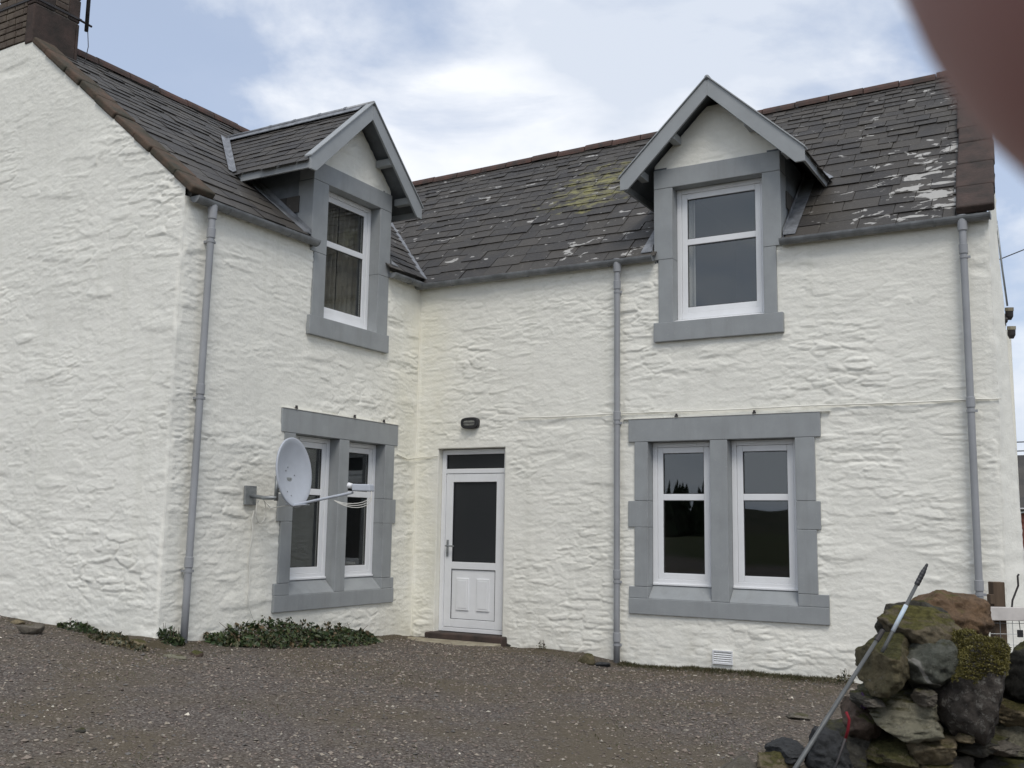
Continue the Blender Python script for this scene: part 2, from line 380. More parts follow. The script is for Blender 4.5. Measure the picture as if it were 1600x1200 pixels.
# ground
M_GROUND = bpy.data.materials.new('gravel_yard'); M_GROUND.use_nodes = True
t, b = nodes(M_GROUND); b.inputs['Roughness'].default_value = 0.95; b.inputs['Specular IOR Level'].default_value = 0.1
g = N(t, 'ShaderNodeNewGeometry'); pos = g.outputs['Position']
vo = N(t, 'ShaderNodeTexVoronoi', inp={'Scale': 70.0}); t.links.new(pos, vo.inputs['Vector'])
rp = N(t, 'ShaderNodeValToRGB'); e = rp.color_ramp.elements
e[0].position = 0; e[0].color = (0.070, 0.059, 0.052, 1); e[1].position = 1; e[1].color = (0.21, 0.19, 0.165, 1); e.new(0.6).color = (0.122, 0.104, 0.092, 1)
sepc = N(t, 'ShaderNodeSeparateColor'); t.links.new(vo.outputs['Color'], sepc.inputs[0]); t.links.new(sepc.outputs[0], rp.inputs[0])
c = chain_mix(t, mth(t, 'MULTIPLY', noise_mask(t, pos, 0.8, 0.42, 0.62), 0.75), rp.outputs[0], (0.118, 0.098, 0.068))
sp = N(t, 'ShaderNodeSeparateXYZ'); t.links.new(pos, sp.inputs[0])
near = mth(t, 'MAXIMUM', box_mask(t, sp.outputs[1], -0.55, -0.15, 0.2, 0.3), mth(t, 'MAXIMUM', mth(t, 'MULTIPLY', box_mask(t, sp.outputs[0], -0.1, 0.0, 0.2, 0.6), box_mask(t, sp.outputs[1], -4.6, -4.3, 0.0, 0.2)),
           mth(t, 'MULTIPLY', box_mask(t, sp.outputs[1], -4.7, -4.35, -4.0, -3.9), box_mask(t, sp.outputs[0], -9, -8, 0.1, 0.5))))
c = chain_mix(t, mth(t, 'MULTIPLY', mth(t, 'MULTIPLY', near, noise_mask(t, pos, 5.0, 0.3, 0.6)), 0.7), c, (0.07, 0.058, 0.034))
yd = N(t, 'ShaderNodeVectorMath', operation='DISTANCE'); yd.inputs[1].default_value = (3.0, -5.0, 0.0); t.links.new(pos, yd.inputs[0])
far = N(t, 'ShaderNodeMapRange', inp={1: 13.0, 2: 16.0}); t.links.new(yd.outputs['Value'], far.inputs[0])
c = chain_mix(t, far.outputs[0], c, chain_mix(t, noise_mask(t, pos, 0.12, 0.35, 0.65), (0.045, 0.055, 0.022), (0.07, 0.066, 0.03)))
t.links.new(c, b.inputs['Base Color'])
bp = N(t, 'ShaderNodeBump', inp={'Strength': 0.8, 'Distance': 0.012}); bp.invert = True
t.links.new(vo.outputs['Distance'], bp.inputs['Height']); t.links.new(bp.outputs[0], b.inputs['Normal'])

def tint_material(name, rough=0.85, spec=0.2, bump=0.0, bscale=80):
    m = bpy.data.materials.new(name); m.use_nodes = True; t, b = nodes(m)
    a = N(t, 'ShaderNodeVertexColor', layer_name='tint'); t.links.new(a.outputs[0], b.inputs['Base Color'])
    b.inputs['Roughness'].default_value = rough; b.inputs['Specular IOR Level'].default_value = spec
    if bump:
        g = N(t, 'ShaderNodeNewGeometry'); n = N(t, 'ShaderNodeTexNoise', inp={'Scale': bscale, 'Detail': 5.0}); t.links.new(g.outputs['Position'], n.inputs['Vector'])
        bp = N(t, 'ShaderNodeBump', inp={'Strength': bump, 'Distance': 0.01}); t.links.new(n.outputs[0], bp.inputs['Height']); t.links.new(bp.outputs[0], b.inputs['Normal'])
    return m
M_TINT = tint_material('pebble_tint')
M_LEAF = tint_material('leaf_tint', 0.5, 0.4)

# ------------------------------------------------------------------ ground
_ctl = np.array([(-6,-4.1,.42),(-2.4,-4.1,.313),(-1.66,-4.1,.277),(-.87,-4.1,.243),(0,-4.1,.16),(0,-3.4,.121),(0,-2.6,.083),(0,-1.3,-.02),
                 (0,-.5,-.064),(0.04,0,-.074),(1.4,0,-.10),(2.0,0,-.11),(2.9,0,-.20),(4.1,0,-.2),(5.46,0,-.2),(7,0,-.22),(10,0,-.3),
                 (3,-5,-.05),(8,-11,-.36),(3,-11,.0),(-4,-11,.5),(10,-5,-.36),(6.5,-6,-.3),(12,-12,-.4),(-8,-8,.6),(-8,2,.3),(3,8,.0),(10,8,-.2),(20,-20,-.6),(-20,-20,1.0),(-20,20,.7),(20,20,-.3)])
def _phi(r2): return 0.5*r2*np.log(r2+1e-9)
_A = _phi((_ctl[:,None,0]-_ctl[None,:,0])**2+(_ctl[:,None,1]-_ctl[None,:,1])**2)
_P = np.c_[np.ones(len(_ctl)), _ctl[:,:2]]
_sol = np.linalg.solve(np.block([[_A+1e-3*np.eye(len(_ctl)), _P],[_P.T, np.zeros((3,3))]]), np.r_[_ctl[:,2], 0,0,0])
def ground_z(x, y):
    x = np.asarray(x, float); y = np.asarray(y, float); sh = x.shape; x = x.ravel(); y = y.ravel()
    xc = np.clip(x, -14, 16); yc = np.clip(y, -16, 14)
    r2 = (xc[:,None]-_ctl[None,:,0])**2+(yc[:,None]-_ctl[None,:,1])**2
    z = _phi(r2)@_sol[:-3] + _sol[-3]+_sol[-2]*xc+_sol[-1]*yc
    z += 0.035*fbm(x*1.1, y*1.1, 5, 4)+0.02*fbm(x*5, y*5, 8, 3)
    # soil thrown up against the foot of the walls
    dw = np.minimum(np.abs(y)+np.where(x < 0, 9, 0), np.where((y > -4.1), np.abs(x), 9))
    dw = np.minimum(dw, np.where(x < 0.05, np.abs(y+4.1), 9))
    z += 0.05*np.exp(-(dw/0.22)**2)*np.clip(0.2+3.2*fbm(x*1.4, y*1.4, 33, 3), -0.3, 1.2)
    return z.reshape(sh)
def gz(x, y): return float(ground_z(np.array([x]), np.array([y]))[0])
def axis(lo, hi, step, far, gro=1.35):
    a = list(np.arange(lo, hi+1e-6, step)); s_ = step
    while a[-1] < far: s_ *= gro; a.append(a[-1]+s_)
    s_ = step
    while a[0] > -far: s_ *= gro; a.insert(0, a[0]-s_)
    return np.array(a)
gxs = axis(-4.5, 9.5, 0.05, 1500); gys = axis(-10.0, 0.4, 0.05, 1500)
GX, GY = np.meshgrid(gxs, gys, indexing='ij')
GZ = np.concatenate([ground_z(GX[i:i+40], GY[i:i+40]) for i in range(0, len(gxs), 40)])
def grid_quads(n, m):
    i = np.arange(n*m).reshape(n, m)
    return np.stack([i[:-1,:-1], i[1:,:-1], i[1:,1:], i[:-1,1:]], -1).reshape(-1, 4)
go = np_mesh('ground', np.stack([GX, GY, GZ], -1).reshape(-1, 3), grid_quads(len(gxs), len(gys)), M_GROUND)
go['kind'] = 'structure'

# loose gravel: real little stones, uncountable
NG = 62000
px_ = rng.uniform(-4.5, 8.2, NG*2); py_ = rng.uniform(-8.6, -0.02, NG*2)
ok = ~((px_ < 0.03) & (py_ > -4.12))
dens = 0.55+1.3*fbm(px_*0.7, py_*0.7, 91, 3)+0.25
edge_ = np.minimum(np.minimum(-py_, 9), np.where(py_ > -4.1, px_, 9)); edge_ = np.minimum(edge_, np.where(px_ < 0, -4.1-py_, 9))
ok &= rng.uniform(0, 1, NG*2) < np.clip(dens, 0.25, 1)*np.clip(0.25+edge_/0.5, 0.2, 1)
px_, py_ = px_[ok][:NG], py_[ok][:NG]; NG = len(px_)
pz_ = np.concatenate([ground_z(px_[i:i+8000], py_[i:i+8000]) for i in range(0, NG, 8000)])
sz_ = np.clip(rng.lognormal(-4.85, 0.36, NG), 0.004, 0.022)
octv = np.array([(1,0,0),(-1,0,0),(0,1,0),(0,-1,0),(0,0,1),(0,0,-1)], float)
octf = np.array([(0,2,4),(2,1,4),(1,3,4),(3,0,4),(2,0,5),(1,2,5),(3,1,5),(0,3,5)])
vv = octv[None]*rng.uniform(0.65, 1.25, (NG,6,1))*np.array([1,1,0.62]) + rng.normal(0, 0.14, (NG,6,3))
an = rng.uniform(0, 6.283, NG); ca, sa = np.cos(an)[:,None], np.sin(an)[:,None]
vx = vv[:,:,0]*ca-vv[:,:,1]*sa; vy = vv[:,:,0]*sa+vv[:,:,1]*ca
vv = np.stack([vx*1.2, vy, vv[:,:,2]], -1)*sz_[:,None,None]
vv += np.stack([px_, py_, pz_+sz_*0.22], -1)[:,None,:]
pal = np.array([(.092,.080,.072),(.128,.106,.094),(.155,.134,.116),(.100,.096,.092),(.185,.165,.140),(.064,.057,.052),(.215,.20,.176),(.42,.40,.35)])
ci = rng.choice(8, NG, p=[.21,.23,.18,.14,.10,.095,.041,.004])
pc = pal[ci]*rng.uniform(1.1, 1.7, (NG,1))*np.array([1.03, 1.0, 0.95])
fo = (octf[None]+np.arange(NG)[:,None,None]*6).reshape(-1, 3)
gr = np_mesh('gravel', vv.reshape(-1, 3), fo, M_TINT, smooth=False, cols=np.repeat(pc, 6, 0), tri=True)
gr['kind'] = 'stuff'; gr['label'] = 'purple brown crushed gravel covering the yard'; gr['category'] = 'gravel'

# ------------------------------------------------------------------ the house
ZE = 4.50                       # wall head
LG = -4.093                     # gable of the left wing stands at this y
EX = 6.94                       # right-hand corner of the front wall
KL, OL, WL = 0.804, 4.62, 3.05  # left wing roof: slope, height over the wall face, half width
KR, OR = 0.92, 4.55             # front roof
house = thing('farmhouse', 'white painted rubble stone farmhouse with grey window surrounds and two slate dormers', 'house', (0, 0, 0))

def breaks(lo, hi, step, marks):
    ms_ = sorted(set([lo, hi]+[m for m in marks if lo < m < hi])); a = []
    for i in range(len(ms_)-1):
        k = max(1, int(round((ms_[i+1]-ms_[i])/step)))
        a += list(np.linspace(ms_[i], ms_[i+1], k, endpoint=False))
    return np.array(a+[ms_[-1]])
CORNER = lambda z: 0.022*fbm(z*2.3, z*0+3.1, 77, 3)*2+0.022*fbm(z*9, z*0+1.1, 79, 4)-0.006
def wall_grid(name, us, zs, holes, seed, M, topfn=None, cl=None, cr=None, inner=None, reveal=()):
    """rubble wall as one displaced sheet in facade space; cl / cr = signs for the outer corners at its ends"""
    U, Z = np.meshgrid(us, zs, indexing='ij')
    if topfn is not None: Z = Z if topfn is None else np.minimum(Z, topfn(U))
    h = rubble(U, Z, seed)
    for (a, b_, c_, d_) in holes:                          # calm the relief against the dressed stones
        dist = np.maximum(np.maximum(a-U, U-b_), np.maximum(c_-Z, Z-d_)); h = h*(0.25+0.75*sstep(0.0, 0.14, dist)) - 0.004*(1-sstep(0, .1, dist))
    dx = np.zeros_like(U); dy = -h
    if cl is not None:
        w = 1-sstep(0.0, 0.06, U-us[0]); k = CORNER(Z); dy = dy*(1-w)-k*w; dx += -k*w
    if cr is not None:
        w = 1-sstep(0.0, 0.06, us[-1]-U); k = CORNER(Z); dy = dy*(1-w)-k*w; dx += k*w
    if inner == 'l': w = 1-sstep(0, 0.05, U-us[0]); dy = dy*(1-w)
    if inner == 'r': w = 1-sstep(0, 0.05, us[-1]-U); dy = dy*(1-w)
    co = np.stack([U+dx, dy, Z], -1)
    q = grid_quads(len(us), len(zs))
    uc = U.ravel()[q].mean(1); zc = Z.ravel()[q].mean(1)
    keep = np.ones(len(q), bool)
    for (a, b_, c_, d_) in holes: keep &= ~((uc > a) & (uc < b_) & (zc > c_) & (zc < d_))
    area = (Z.ravel()[q].max(1)-Z.ravel()[q].min(1)) > 1e-5
    q = q[keep & area]
    co = co.reshape(-1, 3); cols = None
    extra_v = [co]; extra_q = [q]; nb = len(co)
    idx = np.arange(len(us)*len(zs)).reshape(len(us), len(zs))
    for (a, b_, c_, d_, dep) in reveal:                    # plastered reveal turning into the wall
        i0, i1 = np.argmin(abs(us-a)), np.argmin(abs(us-b_)); j0, j1 = np.argmin(abs(zs-c_)), np.argmin(abs(zs-d_))
        path = [idx[i0, j] for j in range(j0, j1+1)]+[idx[i, j1] for i in range(i0+1, i1+1)]+[idx[i1, j] for j in range(j1-1, j0-1, -1)]
        prev = np.array(path)
        for s_ in (0.15, 0.4, 1.0):
            p = co[path].copy(); p[:,1] = p[:,1]*(1-s_)+dep*s_
            ids = nb+np.arange(len(path)); extra_v.append(p); nb += len(path)
            extra_q.append(np.stack([prev[:-1], ids[:-1], ids[1:], prev[1:]], -1)); prev = ids
    co = np.concatenate(extra_v); q = np.concatenate(extra_q)
    if M is RW: co = np.stack([-co[:,1], co[:,0], co[:,2]], -1)
    elif M is not IDENT: co = co+np.array(M)
    return np_mesh(name, co, q, M_WASH, house)

ST = 0.0132
DOOR = (0.348, 1.35, -0.03, 2.30)
RH = [(3.16, 5.06, 0.50, 2.36), (3.50, 4.73, 3.62, 5.6), DOOR]
wall_grid('wall', breaks(0.0, EX, ST, [v for h in RH for v in h[:2]]), breaks(-0.6, ZE+0.02, ST, [v for h in RH for v in h[2:]]),
          RH, 3, IDENT, cr=1, inner='l', reveal=[DOOR+(0.13,)])
WH = [(-2.43, -0.60, 0.50, 2.36), (-2.04, -0.86, 3.62, 5.6)]
wall_grid('wall', breaks(LG, 0.0, ST, [v for h in WH for v in h[:2]]), breaks(-0.4, ZE+0.05, ST, [v for h in WH for v in h[2:]]),
          WH, 21, RW, cl=1, inner='r')
gtop = lambda U: np.minimum(OL+0.02+KL*np.minimum(-U, 2*WL+U), 6.84)
gus = np.concatenate([np.linspace(-2*WL, -3.7, 30, endpoint=False), breaks(-3.7, 0.0, ST, [])])
wall_grid('wall', gus, breaks(-0.3, 6.86, ST, []), [], 42, (0, LG, 0), topfn=gtop, cr=1)
# right-hand gable: flares out at its foot, then runs back
def east_gable():
    ss = np.concatenate([np.linspace(0, 0.5, 22), np.linspace(0.62, 6.6, 60)]); zs = np.linspace(-0.6, 7.45, 190)
    Sg, Z = np.meshgrid(ss, zs, indexing='ij')
    Z = np.minimum(Z, OR+KR*np.minimum(Sg, 6.2-Sg)-0.02)
    fl = 0.05+0.13*np.clip((4.4-Z)/4.4, 0, 1.1)
    x = EX+fl*np.minimum(Sg/0.30, 1)-0.085*np.maximum(Sg-0.30, 0)
    hh = rubble(Sg+30, Z, 63)*sstep(0, 0.15, Sg)
    x = x+hh+CORNER(Z)*(1-sstep(0, 0.16, Sg)); y = Sg-CORNER(Z)*(1-sstep(0, 0.16, Sg))
    q = grid_quads(len(ss), len(zs)); q = q[(Z.ravel()[q].max(1)-Z.ravel()[q].min(1)) > 1e-5]
    np_mesh('wall', np.stack([x, y, Z], -1).reshape(-1, 3), q, M_WASH, house)
east_gable()
# rear and far-side walls, plain: they close the house
build('wall', MB().box(-2*WL, EX-0.3, 6.55, 6.62, -0.6, 4.5), M_WASH, house)
build('wall', MB().box(-2*WL-0.07, -2*WL-0.003, LG+0.01, 6.6, -0.6, 4.6), M_WASH, house)

# ---- dressed stone, frames and glass
def ublock(name, u0, u1, y0, y1, z0, z1, parent, M, m=M_GREY, bev=0.006):
    g_ = 0.0008
    return build(name, MB().box(u0+g_, u1-g_, y0, y1, z0+g_, z1-g_), m, parent, M, bevel=bev)
def frame_boxes(mb, u0, u1, z0, z1, w, y0, y1, wb=None):
    wb = wb or w
    mb.box(u0, u0+w, y0, y1, z0, z1); mb.box(u1-w, u1, y0, y1, z0, z1)
    mb.box(u0+w, u1-w, y0, y1, z1-w, z1); mb.box(u0+w, u1-w, y0, y1, z0, z0+wb)
    return mb
YF = 0.125
def light(win, u0, u1, z0, z1, M, bar, fb=0.075):
    """one uPVC casement light behind the stone: frame in `win` mesh, sash, glazing bar, two panes"""
    s0, s1, t0, t1 = u0+0.058, u1-0.058, z0+0.07, z1-0.058
    build('sash', frame_boxes(MB(), s0, s1, t0, t1, 0.066, YF+0.008, YF+0.06, 0.07), M_UPVC, win, M, bevel=0.005)
    g0, g1, h0, h1 = s0+0.066, s1-0.066, t0+0.07, t1-0.066
    build('glazing_bar', MB().box(g0, g1, YF+0.010, YF+0.058, bar-0.036, bar+0.036), M_UPVC, win, M, bevel=0.005)
    for a, b_ in ((h0, bar-0.036), (bar+0.036, h1)):
        build('pane', MB().box(g0-0.004, g1+0.004, YF+0.032, YF+0.036, a-0.004, b_+0.004), M_GLASS, win, M)
        gk = frame_boxes(MB(), g0, g1, a, b_, 0.007, YF+0.022, YF+0.030); build('gasket', gk, M_BLACK, win, M)
    build('trickle_vent', MB().box((u0+u1)/2-0.17, (u0+u1)/2+0.17, YF-0.012, YF-0.0005, z1-0.042, z1-0.022), M_UPVC, win, M, bevel=0.003)
def room(u0, u1, z0, z1, dep, M):
    mb = MB(); y0, y1, w = 0.20, 0.2+dep, 0.03
    mb.box(u0, u0+w, y0, y1, z0, z1); mb.box(u1-w, u1, y0, y1, z0, z1); mb.box(u0+w, u1-w, y1-w, y1, z0, z1)
    mb.box(u0+w, u1-w, y0, y1-w, z1-w, z1); mb.box(u0+w, u1-w, y0, y1-w, z0, z0+w)
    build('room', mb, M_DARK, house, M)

def big_window(o, M, ops, jl, jr, il, ir, el, er):
    """ground-floor pair of lights: o = outer ends of the lintel, ops = two openings"""
    zb, zt = 0.54, 2.31
    mb = MB()
    for (a, b_) in ops: frame_boxes(mb, a+0.001, b_-0.001, 0.685, zt-0.002, 0.056, YF, YF+0.07, 0.07)
    win = build('window', mb, M_UPVC, house, M, bevel=0.004)
    ublock('lintel', o[0], o[1], -0.024, 0.14, zt, 2.575, win, M)
    ublock('sill', el, er, -0.028, 0.14, 0.363, zb, win, M)
    ublock('mullion', ops[0][1], ops[1][0], -0.021, 0.21, zb, zt, win, M)
    for a0, a1, s in ((jl, ops[0][0], 0), (ops[1][1], jr, 1)):
        e_, i_ = (el, il) if s == 0 else (er, ir)
        lo = lambda v: (v, ops[0][0]) if s == 0 else (ops[1][1], v)
        for k, (v, z0, z1) in enumerate(((e_, zb, 0.67), (jl if s == 0 else jr, 0.67, 1.335), (i_, 1.335, 1.635), (jl if s == 0 else jr, 1.635, zt))):
            q = lo(v); ublock('jamb_stone', q[0], q[1], -0.021-0.0015*(k % 2), 0.21, z0, z1, win, M)
    for (a, b_) in ops:
        build('sill_slope', MB().prism([(a+0.001, -0.022, zb+0.001), (a+0.001, YF+0.02, zb+0.001), (a+0.001, YF+0.02, 0.684), (a+0.001, YF, 0.684)], (b_-a-0.002, 0, 0)), M_GREY, win, M, bevel=0.004)
        light(win, a+0.001, b_-0.001, 0.685, zt-0.002, M, 1.68)
        build('cill_nose', MB().box(a+0.004, b_-0.004, YF-0.02, YF-0.001, 0.686, 0.712), M_UPVC, win, M, bevel=0.006)
    return win
big_window((3.025, 5.225), IDENT, ((3.266, 4.006), (4.207, 4.95)), 3.10, 5.16, 3.02, 5.205, 3.03, 5.27)
big_window((-2.572, -0.435), RW, ((-2.335, -1.575), (-1.395, -0.69)), -2.515, -0.50, -2.575, -0.435, -2.575, -0.435)
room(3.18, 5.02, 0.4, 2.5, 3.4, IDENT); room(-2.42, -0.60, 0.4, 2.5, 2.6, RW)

M_TIN = mat('grey_tin', (0.34, 0.33, 0.30), 0.5, 0.4, var=0.2, scale=20)
tag(build('canister', MB().tube([(-0.27, -0.95, 0.70), (-0.27, -0.95, 0.83), (-0.27, -0.95, 0.835), (-0.27, -0.95, 0.86)], [0.085, 0.085, 0.07, 0.068], 20), M_TIN), 'squat grey canister on the inner sill of the side window nearest the corner', 'canister')
tag(build('jar', MB().tube([(-0.30, -1.10, 0.70), (-0.30, -1.10, 0.90), (-0.30, -1.10, 0.93), (-0.30, -1.10, 0.96)], [0.045, 0.045, 0.03, 0.032], 18), M_WOODP), 'pale jar standing beside the grey canister inside the side window', 'jar')
build('inner_sill', MB().box(-2.38, -0.64, 0.205, 0.42, 0.675, 0.699), M_UPVC, house, RW)
build('inner_sill', MB().box(3.22, 4.99, 0.205, 0.42, 0.675, 0.699), M_UPVC, house)
# ---- dormers
def clip_poly(poly, hp):
    for (a, b_, c_) in hp:                                   # keep a*u + b*s <= c
        o_ = []
        for i in range(len(poly)):
            p, q = poly[i], poly[(i+1) % len(poly)]
            dp, dq = a*p[0]+b_*p[1]-c_, a*q[0]+b_*q[1]-c_
            if dp <= 0: o_.append(p)
            if dp*dq < 0:
                k = dp/(dp-dq); o_.append((p[0]+(q[0]-p[0])*k, p[1]+(q[1]-p[1])*k))
        poly = o_
        if len(poly) < 3: return []
    return poly
def slate_rows(u0, u1, smax, e0, e1, w0, w1, seed):
    """courses diminishing towards the ridge: list of (u, s, width, exposure)"""
    rr = random.Random(seed); s = 0.0; res = []; k = 0
    while s < smax:
        f_ = s/smax; ex = e0+(e1-e0)*f_; wd = w0+(w1-w0)*f_
        u = u0-rr.random()*wd
        while u < u1:
            w_ = wd*rr.uniform(0.72, 1.3)
            res.append((u, s+rr.uniform(-0.016, 0.016), w_, ex, k)); u += w_
        s += ex; k += 1
    return res
def slate_piece(mb, poly, P, A, B, Nn, s0, ex, lift, thick):
    """clipped slate: polygon in (u, s); tail lifted, head lying on the deck"""
    def pt(u, s, up): return P+A*u+B*s+Nn*(up+lift*max(0.0, 1-(s-s0)/(ex*1.5)))
    n_ = len(poly); top = [pt(u, s, thick) for u, s in poly]; bot = [pt(u, s, 0) for u, s in poly]
    mb.add([tuple(p) for p in bot+top], [tuple(range(n_-1, -1, -1)), tuple(range(n_, 2*n_))]+[(i, (i+1) % n_, n_+(i+1) % n_, n_+i) for i in range(n_)])

def dormer(cu, M, seed, cheek_back, roof_back, sill, jo, op):
    """stone-fronted gabled dormer centred on cu along its wall"""
    A_Z, HS, SL = 6.44, 1.085, 0.945            # apex height, half span of the barge ends, slope
    OV = 0.25
    # front gable of rubble between the lintel and the barge boards
    zs = np.linspace(5.515, 6.22, 46); tt = np.linspace(-1, 1, 80)
    T, Z = np.meshgrid(tt, zs, indexing='ij'); Uu = T*np.minimum((6.31-Z)/SL, 0.752)
    h = rubble(Uu+cu+seed, Z, seed, 0.26, 0.10)
    co = np.stack([cu+Uu, -h*0.8+0.002, Z], -1).reshape(-1, 3)
    if M is RW: co = np.stack([-co[:,1], co[:,0], co[:,2]], -1)
    dm = np_mesh('dormer', co, grid_quads(len(tt), len(zs)), M_WASH, house)
    # cheeks
    for s in (-1, 1):
        a = cu+s*0.752; b_ = cu+s*0.60
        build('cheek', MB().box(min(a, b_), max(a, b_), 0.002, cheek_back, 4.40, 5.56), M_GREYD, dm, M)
        # slate hanging low on the cheek
        mb = MB()
        for k in range(3):
            for j in range(3):
                u_ = a+s*0.004
                mb.obox((u_+s*0.006, 0.28+0.2*j+0.07*(k % 2), 4.62+0.20*k), (0.006, 0, 0), (0, 0.096, 0), (0, 0, 0.098))
        build('cheek_slates', mb, M_SLATE, dm, M)
    # roof deck (its underside is the grey soffit) and slates
    for s in (-1, 1):
        ridge = Vector((cu, 0, A_Z-0.035)); eave = Vector((cu+s*(HS-0.015), 0, A_Z-0.035-SL*(HS-0.015)))
        dirn = (eave-ridge).normalized(); nrm = Vector((s*abs(dirn.z), 0, abs(dirn.x)))
        p = [ridge-nrm*0.03, eave-nrm*0.03, eave, ridge]
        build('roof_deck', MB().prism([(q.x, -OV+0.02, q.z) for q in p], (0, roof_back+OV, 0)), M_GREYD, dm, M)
        ln = (eave-ridge).length+0.05
        B_ = -dirn; P_ = Vector((eave.x+dirn.x*0.05, -OV+0.018, eave.z+dirn.z*0.05)); Aax = Vector((0, 1, 0))
        mb = MB(); u_end = roof_back+OV
        for (u_, s_, w_, ex, k) in slate_rows(0, u_end, ln-0.02, 0.17, 0.13, 0.24, 0.2, seed*7+s):
            poly = clip_poly([(u_+0.004, s_), (u_+w_-0.004, s_), (u_+w_-0.004, s_+ex*1.45), (u_+0.004, s_+ex*1.45)], [(-1, 0, 0), (1, 0, u_end), (0, 1, ln)])
            if poly: slate_piece(mb, poly, P_, Aax, B_, nrm, s_+random.uniform(-.006, .006), ex, 0.011+random.uniform(-.003, .006), 0.007)
        so_ = build('slates', mb, M_SLATE, dm, M); so_['kind'] = 'stuff'
        # barge board with its plumb-cut foot, capping strip, eaves fascia, rafter blocks
        top0 = (cu, A_Z+0.015); e_u = cu+s*HS; e_t = A_Z+0.015-SL*HS
        poly = [(cu, -OV-0.012, top0[1]), (e_u, -OV-0.012, e_t), (e_u, -OV-0.012, e_t-0.155), (cu+s*(HS-0.10), -OV-0.012, e_t-0.155+0.0), (cu, -OV-0.012, top0[1]-0.215)]
        build('bargeboard', MB().prism(poly, (0, 0.03, 0)), M_GREYW, dm, M, bevel=0.004)
        q0 = Vector((cu, 0, top0[1]+0.001)); q1 = Vector((e_u+s*0.012, 0, e_t-SL*0.012+0.001))
        build('capping', MB().prism([(q0.x, -OV-0.03, q0.z), (q1.x, -OV-0.03, q1.z), (q1.x, -OV-0.03, q1.z+0.02), (q0.x, -OV-0.03, q0.z+0.02)], (0, 0.11, 0)), M_GREYW, dm, M, bevel=0.003)
        build('fascia', MB().box(min(e_u-s*0.035, e_u-s*0.008), max(e_u-s*0.035, e_u-s*0.008), -OV+0.022, roof_back*0.75, e_t-0.135, e_t-0.02), M_GREYW, dm, M)
        for fr_ in (0.42, 0.80):
            uu = cu+s*HS*fr_; zz = A_Z-SL*HS*fr_-0.16
            build('rafter_end', MB().box(uu-0.045, uu+0.045, -OV+0.02, -0.003, zz-0.045, zz+0.045), M_GREYW, dm, M, bevel=0.006)
    # lead ridge roll with clips
    rd = build('ridge_roll', MB().tube([(cu, -OV-0.02, A_Z+0.012), (cu, roof_back*0.55, A_Z+0.016), (cu, roof_back, A_Z+0.012)], 0.03, 10), M_LEAD, dm, M, smooth=True)
    for s in (-1, 1):
        build('ridge_flap', MB().obox((cu+s*0.055, (roof_back-OV)/2+0.06, A_Z-0.030), (0.065*0.72, 0, -0.065*0.68*s*s if s > 0 else 0.065*0.68), (0, (roof_back+OV)/2-0.09, 0), (s*0.004*0.6, 0, 0.004)), M_LEAD, dm, M)
    for k in range(4):
        build('ridge_clip', MB().tube([(cu, 0.15+0.42*k, A_Z+0.012), (cu, 0.19+0.42*k, A_Z+0.012)], 0.038, 10), M_LEAD, dm, M)
    # window and its dressed surround
    o0, o1 = op
    win = build('window', frame_boxes(MB(), o0+0.001, o1-0.001, 3.735, 5.298, 0.056, YF, YF+0.07, 0.07), M_UPVC, house, M, bevel=0.004)
    light(win, o0+0.001, o1-0.001, 3.735, 5.298, M, 4.655)
    ublock('lintel', cu-0.753, cu+0.753, -0.026, 0.2, 5.30, 5.532, win, M)
    ublock('sill', sill[0], sill[1], -0.045, 0.14, 3.462, 3.688, win, M)
    for s in (-1, 1):
        oi = o0 if s < 0 else o1; ju = jo[0] if s < 0 else jo[1]; cuu = cu+s*0.753
        ublock('jamb_stone', min(oi, ju), max(oi, ju), -0.022, 0.21, 3.688, 4.44, win, M)
        ublock('jamb_stone', min(oi, cuu), max(oi, cuu), -0.0235, 0.21, 4.44, 5.30, win, M)
    build('sill_slope', MB().prism([(o0+0.001, -0.03, 3.689), (o0+0.001, YF+0.02, 3.689), (o0+0.001, YF+0.02, 3.734), (o0+0.001, YF, 3.734)], (o1-o0-0.002, 0, 0)), M_UPVC, win, M, bevel=0.004)
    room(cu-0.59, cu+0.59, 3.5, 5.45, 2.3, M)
    # flashing where cheek meets slates
    for s in (-1, 1):
        k_ = KR if M is IDENT else KL; of = OR if M is IDENT else OL
        a = cu+s*0.77
        pts = [(a, 0.0, of-0.05), (a, 1.0, of-0.05+k_)]
        build('flashing', MB().prism([(a, -0.03, of-0.07), (a, 1.0, of+k_*1.0+0.0), (a, 1.0, of+k_+0.13), (a, -0.03, of+0.06)], (s*0.006, 0, 0)), M_LEAD, dm, M)
        build('flashing', MB().prism([(a+s*0.007, -0.045, of-0.005), (a+s*0.14, -0.045, of-0.005), (a+s*0.14, 0.95, of+k_*0.99+0.005), (a+s*0.007, 0.95, of+k_*0.99+0.005)], (0, 0, 0.012)), M_LEAD, dm, M)
    k_ = KR if M is IDENT else KL; of = OR if M is IDENT else OL
    for s in (-1, 1):
        zr, ze_ = A_Z-0.02, A_Z-0.035-SL*(HS-0.03)
        a = Vector((cu, (zr-of)/k_, zr)); e_ = Vector((cu+s*(HS-0.03), (ze_-of)/k_, ze_))
        nm = Vector((0, -k_, 1)).normalized(); nd_ = Vector((s*SL, 0, 1)).normalized()
        build('valley_lead', MB().prism([tuple(a+nm*0.028), tuple(e_+nm*0.03), tuple(e_+nm*0.034+Vector((s*0.07, 0.02, 0.02*k_))), tuple(a+nm*0.034+Vector((s*0.07, 0.05, 0.05*k_)))], tuple(nm*0.006)), M_LEAD, dm, M)
